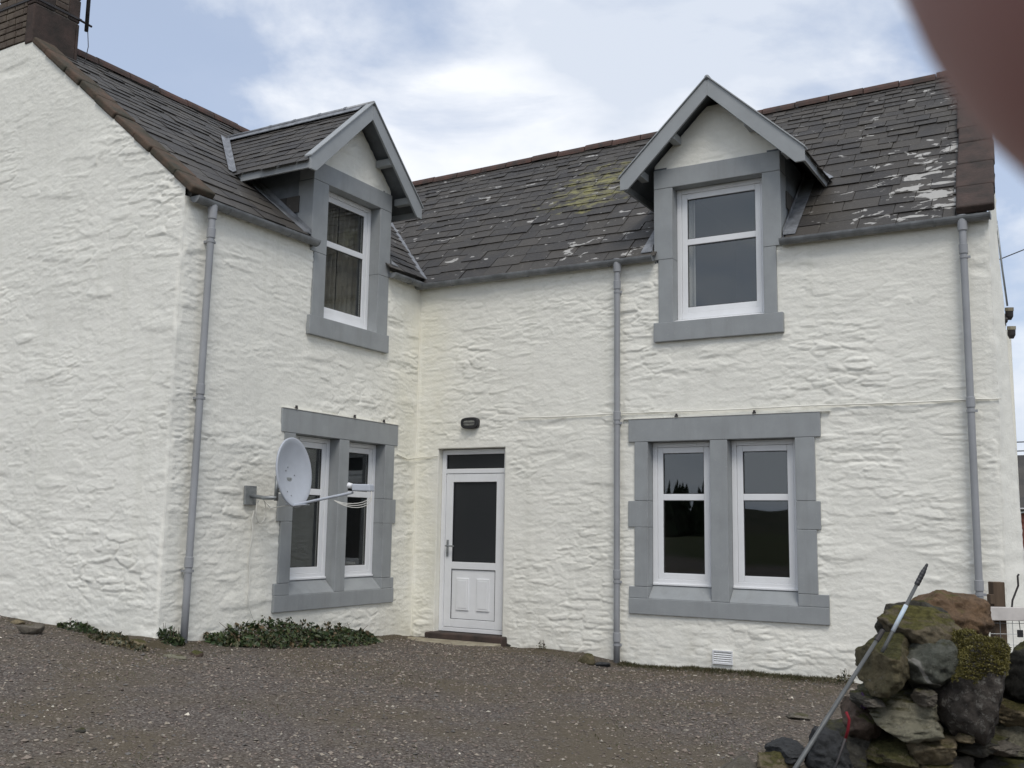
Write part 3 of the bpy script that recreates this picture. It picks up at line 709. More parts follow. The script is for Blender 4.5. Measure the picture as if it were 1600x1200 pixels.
        build('valley_lead', MB().prism([tuple(a+nd_*0.03), tuple(e_+nd_*0.03), tuple(e_+nd_*0.034+Vector((0, -0.085, 0))), tuple(a+nd_*0.034+Vector((0, -0.085, 0)))], tuple(nd_*0.006)), M_LEAD, dm, M)
    return dm
dormer(4.105, IDENT, 5, 1.15, 2.0, (3.35, 4.862), (3.405, 4.795), (3.585, 4.648))
dormer(-1.475, RW, 9, 1.25, 2.2, (-2.222, -0.72), (-2.17, -0.735), (-1.955, -0.955))

# curtains inside the upper windows
def curtain(u0, u1, z0, z1, M, m, label, wav=0.03, per=0.09):
    us = np.linspace(u0, u1, int((u1-u0)/0.012)+2); zs = np.linspace(z0, z1, 12)
    U, Z = np.meshgrid(us, zs, indexing='ij'); Y = 0.27+wav*np.sin(U/per*6.283+np.sin(Z*2)*0.4)*(0.6+0.4*np.sin(U*7))
    co = np.stack([U, Y, Z], -1).reshape(-1, 3)
    if M is RW: co = np.stack([-co[:,1], co[:,0], co[:,2]], -1)
    o = np_mesh('curtain', co, grid_quads(len(us), len(zs)), m); so_ = o.modifiers.new('thick', 'SOLIDIFY'); so_.thickness = 0.003
    return tag(o, label, 'curtain')
curtain(3.60, 3.765, 3.7, 5.3, IDENT, M_CURTW, 'white curtain drawn aside at the left edge of the front dormer window')
curtain(-1.93, -1.42, 3.7, 5.3, RW, M_CURT, 'left half of the beige curtains in the dormer window above the satellite dish', 0.035, 0.085)
curtain(-1.40, -0.98, 3.7, 5.3, RW, M_CURT, 'right half of the beige curtains in the dormer window above the satellite dish', 0.035, 0.10)

# ---- main roofs
RIDGE_R = lambda x: 2.69+(x+2.20)*0.0346           # y of the front roof's ridge, drifting back to the right
slate_cands = []                                    # (screen area, piece data)
def main_roof(P, A, B, Nn, u0, u1, smax_fn, hp, skip, seed, deck_poly, rname):
    deck = build('roof', MB().prism(deck_poly, tuple(-Nn*0.05)), M_DARK, house)
    mb = MB()
    smax = max(smax_fn(u0), smax_fn(u1))
    for (u_, s_, w_, ex, k) in slate_rows(u0, u1, smax, 0.255, 0.125, 0.37, 0.21, seed):
        poly = [(u_+0.004, s_), (u_+w_-0.004, s_+random.uniform(-.012, .012)), (u_+w_-0.004, s_+ex*1.5), (u_+0.004, s_+ex*1.5)]
        cu_, cs = u_+w_/2, s_+ex/2
        if skip(cu_, cs): continue
        full = clip_poly(poly, hp)
        if not full: continue
        wpos = P+A*cu_+B*cs; dv = wpos-CAM; dep = dv.dot(CF)
        ux, uy = 800+FPX*dv.dot(CR)/dep, 600-FPX*dv.dot(CU)/dep
        area = ex*w_/dep**2*abs(Nn.dot(dv.normalized()))
        if not (-30 < ux < 1520 and 0 < uy < 600): area *= 0.01
        slate_cands.append((area, full, P, A, B, Nn, s_, ex, deck, len(full) == 4))
    return deck
# front roof
BR = Vector((0, 1, KR)).normalized(); NR_ = Vector((0, -KR, 1)).normalized(); PR = Vector((0, -0.085, OR-0.085*KR))
lenR = math.sqrt(1+KR*KR)
hpR = [(1, 0, 6.63), (-1, -KR/KL/lenR, -0.085*KR/KL+0.03), (-0.0346*lenR, 1, (2.69+0.085+2.20*0.0346)*lenR)]
def skipR(u, s): return abs(u-4.105) < 0.74 and s < 1.75 and False or (3.36 < u < 4.85 and s < 1.7)
deckR = main_roof(PR, Vector((1, 0, 0)), BR, NR_, -3.3, 6.63, lambda u: (RIDGE_R(u)+0.085)*lenR, hpR, skipR, 1,
          [(-3.05, 2.66, OR+KR*2.66), (4.86, -0.05, OR-0.05*KR)][:0] + [(0.06, -0.05, OR-0.05*KR), (3.36, -0.05, OR-0.05*KR), (3.36, 1.3, OR+KR*1.3), (4.85, 1.3, OR+KR*1.3), (4.85, -0.05, OR-0.05*KR), (6.9, -0.05, OR-0.05*KR), (6.66, RIDGE_R(6.66), OR+KR*RIDGE_R(6.66)), (-3.05, RIDGE_R(-3.05), OR+KR*RIDGE_R(-3.05)), (-2.95, 2.6, OR+KR*2.6)], 'front')
# left wing roof: u runs along +y
BL_ = Vector((-1, 0, KL)).normalized(); NL_ = Vector((KL, 0, 1)).normalized(); PL = Vector((0.085, 0, OL-0.085*KL))
lenL = math.sqrt(1+KL*KL); sL = (WL+0.085)*lenL
hpL = [(-1, 0, -(LG+0.27)), (1, -KL/KR/lenL, -0.085*KL/KR+0.03), (0, 1, sL)]
def skipL(u, s): return -2.22 < u < -0.73 and s < 1.8
deckL = main_roof(PL, Vector((0, 1, 0)), BL_, NL_, LG+0.2, 3.0, lambda u: sL, hpL, skipL, 2,
          [(0.05, LG+0.05, OL-0.05*KL), (0.05, -2.22, OL-0.05*KL), (-1.3, -2.22, OL+1.3*KL), (-1.3, -0.73, OL+1.3*KL), (0.05, -0.73, OL-0.05*KL), (0.05, -0.03, OL-0.05*KL), (-WL, 2.7, OL+WL*KL), (-WL, LG+0.05, OL+WL*KL)], 'side')
slate_cands.sort(key=lambda c_: -c_[0])
unit = {}
singles = 0; rest = {}
for (area, poly, P, A, B, Nn, s0, ex, deck, whole) in slate_cands:
    lift, th = 0.012+random.uniform(-.006, .009), 0.011+random.uniform(-.002, .004)
    if singles < 300 and area > 0:
        mb = MB(); slate_piece(mb, poly, P, A, B, Nn, s0, ex, lift, th)
        build('slate', mb, M_SLATE_O, deck); singles += 1
    else:
        slate_piece(rest.setdefault(deck.name, (deck, MB()))[1], poly, P, A, B, Nn, s0, ex, lift, th)
for d_, mb in rest.values():
    o = build('slates', mb, M_SLATE, d_); o['kind'] = 'stuff'
# rear slopes, plain slate sheets
build('roof', MB().prism([(-3.05, RIDGE_R(-3.05), OR+KR*RIDGE_R(-3.05)-.01), (6.66, RIDGE_R(6.66), OR+KR*RIDGE_R(6.66)-.01), (6.40, 6.7, 4.4), (-3.05, 6.7, 4.4)], (0, 0, -0.05)), M_SLATE, house)
build('roof', MB().prism([(-WL, LG+.05, OL+KL*WL-.01), (-WL, 6.6, OL+KL*WL-.01), (-2*WL-.1, 6.6, 4.55), (-2*WL-.1, LG+.05, 4.55)], (0, 0, -0.05)), M_SLATE, house)
build('roof', MB().prism([(-WL, 2.7, OL+KL*WL-.012), (-WL, 6.6, OL+KL*WL-.012), (0.1, 6.6, 4.55), (0.1, 6.0, 4.55)], (0, 0, -0.05)), M_SLATE, house)

# ridge tiles
def ridge_tiles(p0, p1, m, deck, step, r_=0.085):
    p0, p1 = Vector(p0), Vector(p1); n_ = max(1, int((p1-p0).length/step)); d_ = (p1-p0)/n_
    side = d_.normalized().cross(Vector((0, 0, 1))).normalized()
    for i in range(n_):
        a = p0+d_*i+Vector((0, 0, random.uniform(-.008, .010))); L_ = d_*(1.0-0.012/d_.length)
        sec = []
        for ang in (-112, -80, -45, -15, 15, 45, 80, 112):
            sec.append(a+side*math.sin(R(ang))*r_*(1.15 if abs(ang) > 100 else 1)+Vector((0, 0, math.cos(R(ang))*r_)))
        inner = [a+(q-a)*0.84 for q in reversed(sec)]
        build('ridge_tile', MB().prism([tuple(q) for q in sec+inner], tuple(L_)), m, deck)
yL, yR_ = RIDGE_R(-2.6), RIDGE_R(6.62)
ridge_tiles((-2.6, yL, OR+KR*yL+0.005), (6.62, yR_, OR+KR*yR_+0.005), M_RIDGE, deckR, 0.46, 0.08)
ridge_tiles((-WL, LG+0.62, OL+KL*WL+0.0), (-WL, 2.4, OL+KL*WL+0.0), M_RIDGE, deckL, 0.46, 0.085)

# skews: coping stones up the two gables
def skew(P0, P1, wdir, width, th, m, count, name='skew_stone'):
    P0, P1, wdir = Vector(P0), Vector(P1), Vector(wdir).normalized(); d_ = (P1-P0); n_ = d_.normalized().cross(wdir).normalized()
    if n_.z < 0: n_ = -n_
    cuts = [0]+sorted((i+random.uniform(-.18, .18))/count for i in range(1, count))+[1]
    for i in range(count):
        a = P0+d_*cuts[i]; b_ = P0+d_*cuts[i+1]-d_.normalized()*0.008
        jit = random.uniform(-.008, .012); w_ = wdir*(width+random.uniform(-.015, .015)); o0 = -wdir*random.uniform(0.01, 0.035)
        pl = [a+o0, b_+o0, b_+w_, a+w_]
        up = n_*(th+jit)
        # roll moulding along the outer edge
        mb = MB().prism([tuple(q) for q in pl], tuple(up))
        o = build(name, mb, m, house, bevel=0.022, seg=3)
skew((0.10, LG, OL-0.10*KL+0.01), (-2.70, LG, OL+2.70*KL+0.01), (0, 1, 0), 0.26, 0.075, M_SKEW, 9)
skew((-2*WL-0.1, LG, OL-0.10*KL+0.01), (-3.40, LG, OL+(2*WL-3.40)*KL+0.01), (0, 1, 0), 0.28, 0.10, M_SKEW, 5)
skew((EX+0.05, -0.06, OR-0.06*KR+0.015), (EX-0.16, 2.98, OR+2.98*KR+0.03), (-1, 0, 0), 0.34, 0.085, M_SAND, 8)
# lead valley
vs = [Vector((0.07, -0.07, OL-0.06*KL)), ]
def vpt(tv, off): return Vector((-tv*KR/KL, tv, OR+KR*tv+0.03)) + off
va = [vpt(-0.04, Vector((0, 0, 0.01))), vpt(2.7, Vector((0, 0, 0.01)))]
build('valley_flashing', MB().prism([tuple(va[0]+Vector((-0.12, -0.10, 0.09))), tuple(va[0]+Vector((0.05, 0.05, 0.02))), tuple(va[1]+Vector((0.05, 0.05, 0.02))), tuple(va[1]+Vector((-0.12, -0.10, 0.09)))], (0, 0, 0.012)), M_LEAD, house)

# ---- chimney over the left gable, built of separate stones
CX0, CX1, CY0, CY1 = -3.40, -2.70, LG-0.003, LG+0.60
chim = build('chimney', MB().box(CX0+0.012, CX1-0.012, CY0+0.018, CY1-0.012, 6.80, 8.25), M_MORTAR, house)
zc_ = 6.845; row_i = 0
while zc_ < 8.2:
    hgt = random.choice((0.062, 0.075, 0.088)); u_ = CX0
    if row_i % 5 == 0: big = True
    while u_ < CX1-0.14:
        w_ = min(random.uniform(0.12, 0.24), CX1-0.14-u_)
        if CX1-0.14-(u_+w_) < 0.06: w_ = CX1-0.14-u_
        build('chimney_stone', MB().box(u_+0.006, u_+w_-0.006, CY0-random.uniform(0, .006), CY0+0.06, zc_+0.006, zc_+hgt-0.006), M_CHIM, chim, bevel=0.008)
        u_ += w_
    zc_ += hgt; row_i += 1
z_ = 6.80; k = 0
for hq in (0.49, 0.30, 0.34, 0.30):
    build('quoin', MB().box(CX1-0.138, CX1+0.004, CY0-0.004, CY0+(0.56 if k == 0 else 0.26), z_+0.005, z_+hq-0.005), M_SAND, chim, bevel=0.012)
    if k > 0:
        build('quoin', MB().box(CX1-0.1, CX1+0.002, CY0+0.45, CY1, z_+0.005, z_+hq-0.005), M_SAND, chim, bevel=0.012)
        zz = z_+0.005
        while zz < z_+hq-0.03:
            build('chimney_stone', MB().box(CX1-0.08, CX1+random.uniform(-.002, .004), CY0+0.268, CY0+0.442, zz+0.005, zz+0.075), M_CHIM, chim, bevel=0.008); zz += 0.082
    z_ += hq; k += 1
build('quoin', MB().box(CX1-0.1, CX1+0.003, CY0+0.562, CY1, 6.6, 7.28), M_SAND, chim, bevel=0.012)
# second chimney on the far-right gable
build('chimney', MB().box(EX-0.55, EX-0.22, 2.85, 3.55, 6.7, 7.75), M_SAND, house, bevel=0.015)

# aerial mast strapped to the chimney
am = thing('aerial_mast', 'dark metal aerial pole strapped to the left gable chimney', 'aerial', (CX1+0.05, CY1+0.08, 7.2))
am.matrix_world = Matrix.Identity(4)
build('strap', frame_boxes(MB(), 0, 0, 0, 0, 0, 0, 0) if False else MB().box(CX0-0.012, CX1+0.012, CY0-0.012, CY0-0.005, 7.335, 7.36).box(CX1+0.006, CX1+0.013, CY0-0.005, CY1+0.02, 7.335, 7.36), M_RUST, am)
build('bracket', MB().tube([(CX1+0.01, CY1-0.02, 7.34), (CX1+0.01, CY1+0.16, 7.33)], 0.014, 8), M_RUST, am)
build('pole', MB().tube([(CX1+0.01, CY1+0.09, 7.24), (CX1+0.01, CY1+0.09, 8.9)], 0.024, 10), M_RUST, am, smooth=True)
ar = MB().tube([(CX1-0.5, CY1+0.09, 8.75), (CX1+0.5, CY1+0.09, 8.75)], 0.012, 8)
for k in range(7): ar.tube([(CX1-0.45+0.15*k, CY1-0.12, 8.77), (CX1-0.45+0.15*k, CY1+0.3, 8.77)], 0.005, 6)
build('antenna', ar, M_GALV, am)
build('cable', MB().tube([(CX1+0.012, CY1+0.11, 7.24), (CX1+0.03, CY1+0.12, 7.05), (CX1+0.0, CY1+0.11, 6.85), (CX1-0.05, CY1+0.1, 6.72)], 0.005, 6), M_RUST, am)

# ---- gutters and downpipes
def gutter(u0, u1, z, M, r_=0.062, cap0=True, cap1=True):
    mb = MB(); seg = 10; sec = []
    for k in range(seg+1):
        a = math.pi*k/seg; sec.append((math.cos(a)*r_, -math.sin(a)*r_))
    sec2 = [(p*0.93, q*0.93+0.002) for p, q in reversed(sec)]
    poly = [(u0, -0.078+p, z+q) for p, q in sec+sec2]
    mb.prism(poly, (u1-u0, 0, 0))
    for c_, uu in ((cap0, u0), (cap1, u1)):
        if c_: mb.prism([(uu-0.003, -0.078+p*1.08, z+q*1.08) for p, q in sec], (0.006, 0, 0))
    o = build('gutter', mb, M_GUTTER, house, M)
    n_ = max(1, int((u1-u0)/0.9))
    for k in range(n_):
        uu = u0+(k+0.5)*(u1-u0)/n_
        build('gutter_bracket', MB().prism([(uu-0.012, -0.078+p*1.09, z+q*1.09) for p, q in sec]+[(uu-0.012, -0.078+p, z+q) for p, q in reversed(sec)], (0.024, 0, 0)), M_GUTTER, o, M)
    return o
gutter(-0.01, 3.36, 4.485, IDENT, cap0=False); gutter(4.86, EX+0.02, 4.485, IDENT)
gutter(LG+0.06, -2.20, 4.545, RW); gutter(-0.745, 0.04, 4.50, RW, cap1=False)
def downpipe(u, ztop, zbot, M, joints, feet, r_=0.036, out=0.085, lean=0.0):
    y = -out
    f_ = lambda z: u+lean*(ztop-z)
    pts = [(f_(ztop), y+0.01, ztop+0.02)]+[(f_(ztop-0.05-i*(ztop-zbot-0.05)/8), y, ztop-0.05-i*(ztop-zbot-0.05)/8) for i in range(9)]
    o = build('downpipe', MB().tube(pts, r_, 14), M_PIPE, house, M, smooth=True)
    build('outlet', MB().tube([(u, y+0.005, ztop+0.055), (u, y, ztop-0.03), (u, y, ztop-0.10), (u, y, ztop-0.105)], [0.052, 0.048, 0.047, 0.04], 14), M_PIPE, o, M, smooth=False)
    for z in joints:
        build('collar', MB().tube([(f_(z+.05), y, z+0.05), (f_(z+.04), y, z+0.045), (f_(z), y, z-0.05), (f_(z), y, z-0.055)], [0.036, 0.0435, 0.0435, 0.036], 14), M_PIPE, o, M)
        cl_ = build('bracket', MB().tube([(f_(z), y, z-0.075), (f_(z), y, z-0.10)], 0.042, 14).box(f_(z)-0.02, f_(z)+0.02, y+0.03, 0.0, z-0.10, z-0.075).box(f_(z)+0.038, f_(z)+0.062, y-0.008, y+0.008, z-0.1, z-0.075), M_PIPE, o, M)
    return o
downpipe(2.91, 4.44, -0.25, IDENT, (4.18, 2.62, 0.80, 0.10), True)
downpipe(6.70, 4.44, -0.22, IDENT, (4.15, 2.60, 0.83), True)
downpipe(-3.80, 4.47, 0.10, RW, (4.22, 2.62, 0.93), True, lean=-0.012)

# ---- door
dy = 0.10
dmb = frame_boxes(MB(), 0.352, 1.346, 0.0, 2.29, 0.062, dy, dy+0.07, 0.05).box(0.414, 1.284, dy, dy+0.07, 1.985, 2.045)
door = build('door', dmb, M_UPVC, house, bevel=0.004)
build('fanlight', MB().box(0.41, 1.288, dy+0.03, dy+0.034, 2.04, 2.235), M_OBSC, door)
build('gasket', frame_boxes(MB(), 0.414, 1.284, 2.045, 2.228, 0.008, dy+0.018, dy+0.028), M_BLACK, door)
lf = MB(); l0, l1, lb, lt = 0.418, 1.280, 0.055, 1.98
frame_boxes(lf, l0, l1, lb, lt, 0.105, dy+0.006, dy+0.06, 0.10); lf.box(l0+0.105, l1-0.105, dy+0.006, dy+0.06, 0.775, 0.865)
build('leaf', lf, M_UPVC, door, bevel=0.005)
build('pane', MB().box(l0+0.10, l1-0.10, dy+0.03, dy+0.034, 0.86, 1.88), M_OBSC, door)
build('gasket', frame_boxes(MB(), l0+0.105, l1-0.105, 0.865, 1.875, 0.008, dy+0.018, dy+0.028), M_BLACK, door)
build('gasket', frame_boxes(MB(), l0+0.105, l1-0.105, 0.155, 0.775, 0.006, dy+0.010, dy+0.026), M_BLACK, door)
build('lower_panel', MB().box(l0+0.111, l1-0.111, dy+0.02, dy+0.05, 0.161, 0.769), M_UPVC, door)
for a in (0.60, 0.905):
    build('raised_panel', MB().box(a, a+0.19, dy+0.006, dy+0.0195, 0.265, 0.665), M_UPVC, door, bevel=0.010)
    build('raised_panel', MB().box(a+0.03, a+0.16, dy+0.002, dy+0.0058, 0.295, 0.635), M_UPVC, door, bevel=0.003)
build('handle', MB().box(0.448, 0.478, dy-0.006, dy+0.0055, 0.93, 1.14).tube([(0.463, dy-0.004, 1.065), (0.463, dy-0.05, 1.065), (0.48, dy-0.055, 1.065), (0.59, dy-0.052, 1.062)], 0.010, 8), M_GALV, door, bevel=0.003)
build('hinge_plate', MB().box(0.452, 0.474, dy-0.012, dy-0.0065, 0.955, 0.985), M_GALV, door)
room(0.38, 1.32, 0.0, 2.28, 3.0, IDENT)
build('doorstep', MB().box(0.29, 1.42, -0.125, 0.098, -0.16, -0.004), M_SAND, house, bevel=0.018, seg=3)
slab = build('step_slab', MB().prism([(0.05, -0.42, -0.2), (1.15, -0.52, -0.2), (1.42, -0.28, -0.2), (1.42, -0.127, -0.2), (0.05, -0.127, -0.2)], (0, 0, 0.125)), M_CONC, house, bevel=0.012)

# wall vent low under the right window
vt = build('vent', frame_boxes(MB(), 4.012, 4.235, -0.115, 0.03, 0.012, -0.022, 0.01), M_UPVC, house)
for k in range(6):
    build('slat', MB().obox((4.1235, -0.012, -0.094+0.022*k+0.0), (0.098, 0, 0), (0, 0.006, 0.006), (0, -0.0012, 0.0012)), M_UPVC, vt)
build('vent_back', MB().box(4.02, 4.227, 0.0105, 0.014, -0.108, 0.024), M_BLACK, vt)

# ------------------------------------------------------------------ fittings on the walls
lamp = thing('wall_lamp', 'small black oval bulkhead lamp above the white door', 'lamp')
def oval(cx, cz, rx, rz, y0, y1, k=1.0, seg=28):
    pts = []
    for i in range(seg):
        a = 2*math.pi*i/seg; ca_, sa_ = math.cos(a), math.sin(a)
        pts.append((cx+rx*k*math.copysign(abs(ca_)**0.6, ca_), y0, cz+rz*k*math.copysign(abs(sa_)**0.6, sa_)))
    return pts
lc = (0.845, 2.615)
build('backplate', MB().prism(oval(*lc, 0.128, 0.074, -0.045, 0), (0, 0.06, 0)), M_BLACK, lamp, bevel=0.012, seg=3)
ring = oval(*lc, 0.12, 0.066, -0.062, 0); hole = oval(*lc, 0.088, 0.036, -0.062, 0); n_ = len(ring)
mb = MB(); mb.add(ring+hole+[(p[0], -0.0455, p[2]) for p in ring]+[(p[0], -0.0455, p[2]) for p in hole],
   [(i, (i+1) % n_, n_+(i+1) % n_, n_+i) for i in range(n_)]+[(i, 2*n_+i, 2*n_+(i+1) % n_, (i+1) % n_) for i in range(n_)]+[(n_+i, n_+(i+1) % n_, 3*n_+(i+1) % n_, 3*n_+i) for i in range(n_)])
build('bezel', mb, M_BLACK, lamp)
M_LENS = mat('ribbed_lamp_glass', (0.22, 0.22, 0.20), 0.2, 0.5, var=0.3, scale=30)
build('lens', MB().prism(oval(*lc, 0.088, 0.036, -0.058, 0, 0.98), (0, 0.012, 0)), M_LENS, lamp, bevel=0.004)
build('guard_bar', MB().box(lc[0]-0.088, lc[0]+0.088, -0.066, -0.0625, lc[1]-0.004, lc[1]+0.004), M_BLACK, lamp)

# satellite dish
sd = thing('satellite_dish', 'pale grey satellite dish on a bracket beside the left ground floor window', 'satellite dish')
build('wall_plate', MB().box(-3.08, -2.92, -0.035, -0.005, 1.50, 1.70), M_GALV, sd, RW, bevel=0.004)
build('wall_arm', MB().tube([(0.035, -3.0, 1.595), (0.20, -2.98, 1.575), (0.36, -2.96, 1.575)], 0.021, 10), M_GALV, sd, smooth=True)
build('mast', MB().tube([(0.345, -2.955, 1.545), (0.345, -2.955, 1.80)], 0.022, 10), M_GALV, sd, smooth=True)
az_ = R(9); nd = Vector((math.cos(az_)*0.99, math.sin(az_)*0.99, 0.10)).normalized(); rt = Vector((0, 0, 1)).cross(nd).normalized(); upv = nd.cross(rt)
dc = Vector((0.50, -2.885, 1.84))
ring_n, seg_n = 9, 44; co = []; fs = []
for i in range(ring_n+1):
    rr_ = i/ring_n
    for k in range(seg_n):
        a = 2*math.pi*k/seg_n; q = dc+rt*math.cos(a)*0.315*rr_+upv*math.sin(a)*0.352*rr_+nd*(0.075*rr_*rr_-0.055)
        co.append(tuple(q))
for i in range(ring_n):
    for k in range(seg_n): fs.append((i*seg_n+k, i*seg_n+(k+1) % seg_n, (i+1)*seg_n+(k+1) % seg_n, (i+1)*seg_n+k))
# rolled rim
b0 = len(co)
for (dr, dn) in ((0.012, -0.002), (0.012, -0.018), (0.004, -0.02)):
    for k in range(seg_n):
        a = 2*math.pi*k/seg_n; co.append(tuple(dc+rt*math.cos(a)*(0.315+dr)+upv*math.sin(a)*(0.352+dr)+nd*(0.02+dn)))
for j in range(3):
    s0_ = ring_n*seg_n if j == 0 else b0+(j-1)*seg_n; s1_ = b0+j*seg_n
    for k in range(seg_n): fs.append((s0_+k, s0_+(k+1) % seg_n, s1_+(k+1) % seg_n, s1_+k))
refl = build('reflector', MB().add(co, fs), M_DISH, sd, smooth=True)
for (a, b_) in ((-.06, .02), (-.02, .06), (.02, -.06), (.09, -.02), (-.09, -.2), (-.03, -.24)):
    p = dc+rt*a+upv*b_+nd*(0.075*((a/.315)**2+(b_/.352)**2)-0.055)
    build('bolt', MB().tube([tuple(p), tuple(p+nd*0.006)], 0.007, 8), M_GALV, refl)
build('dish_bracket', MB().obox(dc-nd*0.10+upv*-0.12, nd*0.05, rt*0.05, upv*0.075).obox(dc-nd*0.14+upv*-0.06, nd*0.06, rt*0.03, upv*0.008).obox(dc-nd*0.14+upv*-0.18, nd*0.06, rt*0.03, upv*0.008), M_GALV, sd, bevel=0.005)
lo_ = dc-upv*0.335+nd*0.02; tip = lo_+nd*0.74+rt*0.05+upv*0.07
build('feed_arm', MB().tube([tuple(lo_-nd*0.12+upv*0.02), tuple(lo_), tuple(tip-nd*0.16-upv*0.012), tuple(tip-nd*0.10-upv*0.005)], 0.015, 10), M_DISH, sd, smooth=True)
build('foot_plate', MB().obox(lo_+nd*0.05-upv*0.012, nd*0.075, rt*0.055, upv*0.005), M_DISH, sd, bevel=0.004)
lnbc = tip+upv*0.03
fdir = (dc-upv*0.02-lnbc).normalized()
build('receiver', MB().obox(lnbc+nd*0.02, (nd*0.95+rt*0.1-upv*0.12).normalized()*0.10, rt*0.05, (upv-nd*0.0)*0.036), M_DISH, sd, bevel=0.012, seg=3)
build('feed_horn', MB().tube([tuple(lnbc+fdir*0.03), tuple(lnbc+fdir*0.10), tuple(lnbc+fdir*0.11), tuple(lnbc+fdir*0.15)], [0.012, 0.013, 0.028, 0.03], 12), M_UPVC, sd, smooth=False)
for k in range(3):
    e0 = lnbc+nd*0.09+upv*(0.005-0.006*k); lp = []
    for i in range(13):
        f_ = i/12; lp.append(tuple(e0+(lo_+nd*0.45-e0)*f_+nd*(0.10*math.sin(f_*math.pi)*(1.1-f_)*2)-upv*((0.10+0.02*k)*math.sin(f_*math.pi))))
    build('cable', MB().tube(lp, 0.004, 6), M_WIREW, sd, smooth=True)
lp = []
for i in range(40):
    f_ = i/39; a = f_*math.pi*2*1.35+1.2
    lp.append((0.03+0.08*math.sin(a*0.5)**2, -2.88+0.115*math.cos(a), 1.44+0.13*math.sin(a)))
build('cable', MB().tube([tuple(lo_-nd*0.1)]+[(0.25, -2.93, 1.47)]+lp, 0.005, 6), M_WIREW, sd, smooth=True)
lp = [(0.03, -2.94, 1.45)]+[(0.025+0.006*math.sin(i), -2.96+0.012*math.sin(i*1.3)+0.0, 1.35-0.10*i) for i in range(9)]+[(0.03, -2.93, 0.42), (0.04, -2.86, 0.28), (0.06, -2.80, 0.12)]
build('cable', MB().tube(lp, 0.0055, 6), M_WIREW, sd, smooth=True)

# painted-over cables on the front wall
def cable(name, pts, r_, m, label):
    return tag(build(name, MB().tube(pts, r_, 6), m, smooth=True), label, 'cable')
pts = [(1.55+0.29*i, -0.022-0.006*math.sin(i*1.7), 2.655-0.004*math.sin(i*0.9)-0.0012*i) for i in range(19)]+[(EX+0.03, -0.02, 2.63)]
cable('wall_cable', pts, 0.0065, M_WASH, 'thin white cable running level along the front wall above the right window')
cable('wall_cable', [(0.02, -0.45+0.0, 2.21), (0.02, -0.22, 2.16), (0.03, -0.03, 2.19), (0.16, -0.02, 2.20), (0.36, -0.02, 2.21)], 0.006, M_WASH, 'short white cable crossing the inner corner towards the door head')
# studs on the lintel tops
for k, (u_, M_) in enumerate(((-2.36, RW), (-1.33, RW), (-0.75, RW), (3.62, IDENT), (4.52, IDENT))):
    tag(build('lintel_clip', MB().tube([(u_, -0.03, 2.585), (u_, -0.03, 2.62)], 0.014, 8).tube([(u_-0.02, -0.03, 2.592), (u_+0.02, -0.03, 2.592)], 0.008, 6), M_RUST, None, M_),
        ['dark metal stud over the left end of the side window lintel', 'dark metal stud over the middle of the side window lintel', 'dark metal stud over the corner end of the side window lintel',
         'dark metal stud over the left light of the front window lintel', 'dark metal stud over the right light of the front window lintel'][k], 'stud', 'studs above the ground floor lintels')
build('drip_strip', MB().box(2.96, 5.33, -0.030, 0.0, 2.577, 2.585), M_WASH, house)
build('drip_strip', MB().box(-2.572, -0.43, -0.030, 0.0, 2.577, 2.585), M_WASH, house, RW)

# insulators on the far gable, with their wires
ins = thing('insulator_bracket', 'dark bracket with two pale capped insulators on the right gable edge', 'insulator')
ib = at(1570, 500, 11.55)
build('bracket', MB().tube([tuple(ib+CR*-0.04), tuple(ib+CR*0.02)], 0.035, 8).tube([tuple(ib+CR*0.0-CU*0.07), tuple(ib+CR*0.0+CU*0.07)], 0.016, 8), M_RUST, ins)
for (du_, dv_) in ((0.05, 0.10), (0.075, -0.11)):
    p = ib+CR*du_+CU*dv_
    b_ = build('insulator', MB().tube([tuple(p-CU*0.10), tuple(p-CU*0.06), tuple(p+CU*0.0)], [0.022, 0.042, 0.042], 10), M_RUST, ins)
    build('cap', MB().tube([tuple(p+CU*0.001), tuple(p+CU*0.04)], 0.046, 10), M_CONC, b_)
cable('service_wire', [tuple(at(1560, 406, 11.5)), tuple(at(1600, 390, 11.8)), tuple(at(1900, 300, 14))], 0.006, M_RUST, 'dark overhead wire leaving the right gable towards the sky')
cable('conduit', [tuple(at(1557, 345, 11.45)), tuple(at(1566, 420, 11.45)), tuple(at(1574, 478, 11.5))], 0.011, M_GALV, 'thin grey conduit running down the right gable edge to the insulators')
for k, v in enumerate((690, 704, 712)):
    cable('overhead_wire', [tuple(at(1583, v+1, 40)), tuple(at(1680, v-2, 40)), tuple(at(1900, v-6, 42))], 0.022, M_RUST,
          ['uppermost of three far wires beyond the right gable', 'middle of three far wires beyond the right gable', 'lowest of three far wires beyond the right gable'][k])

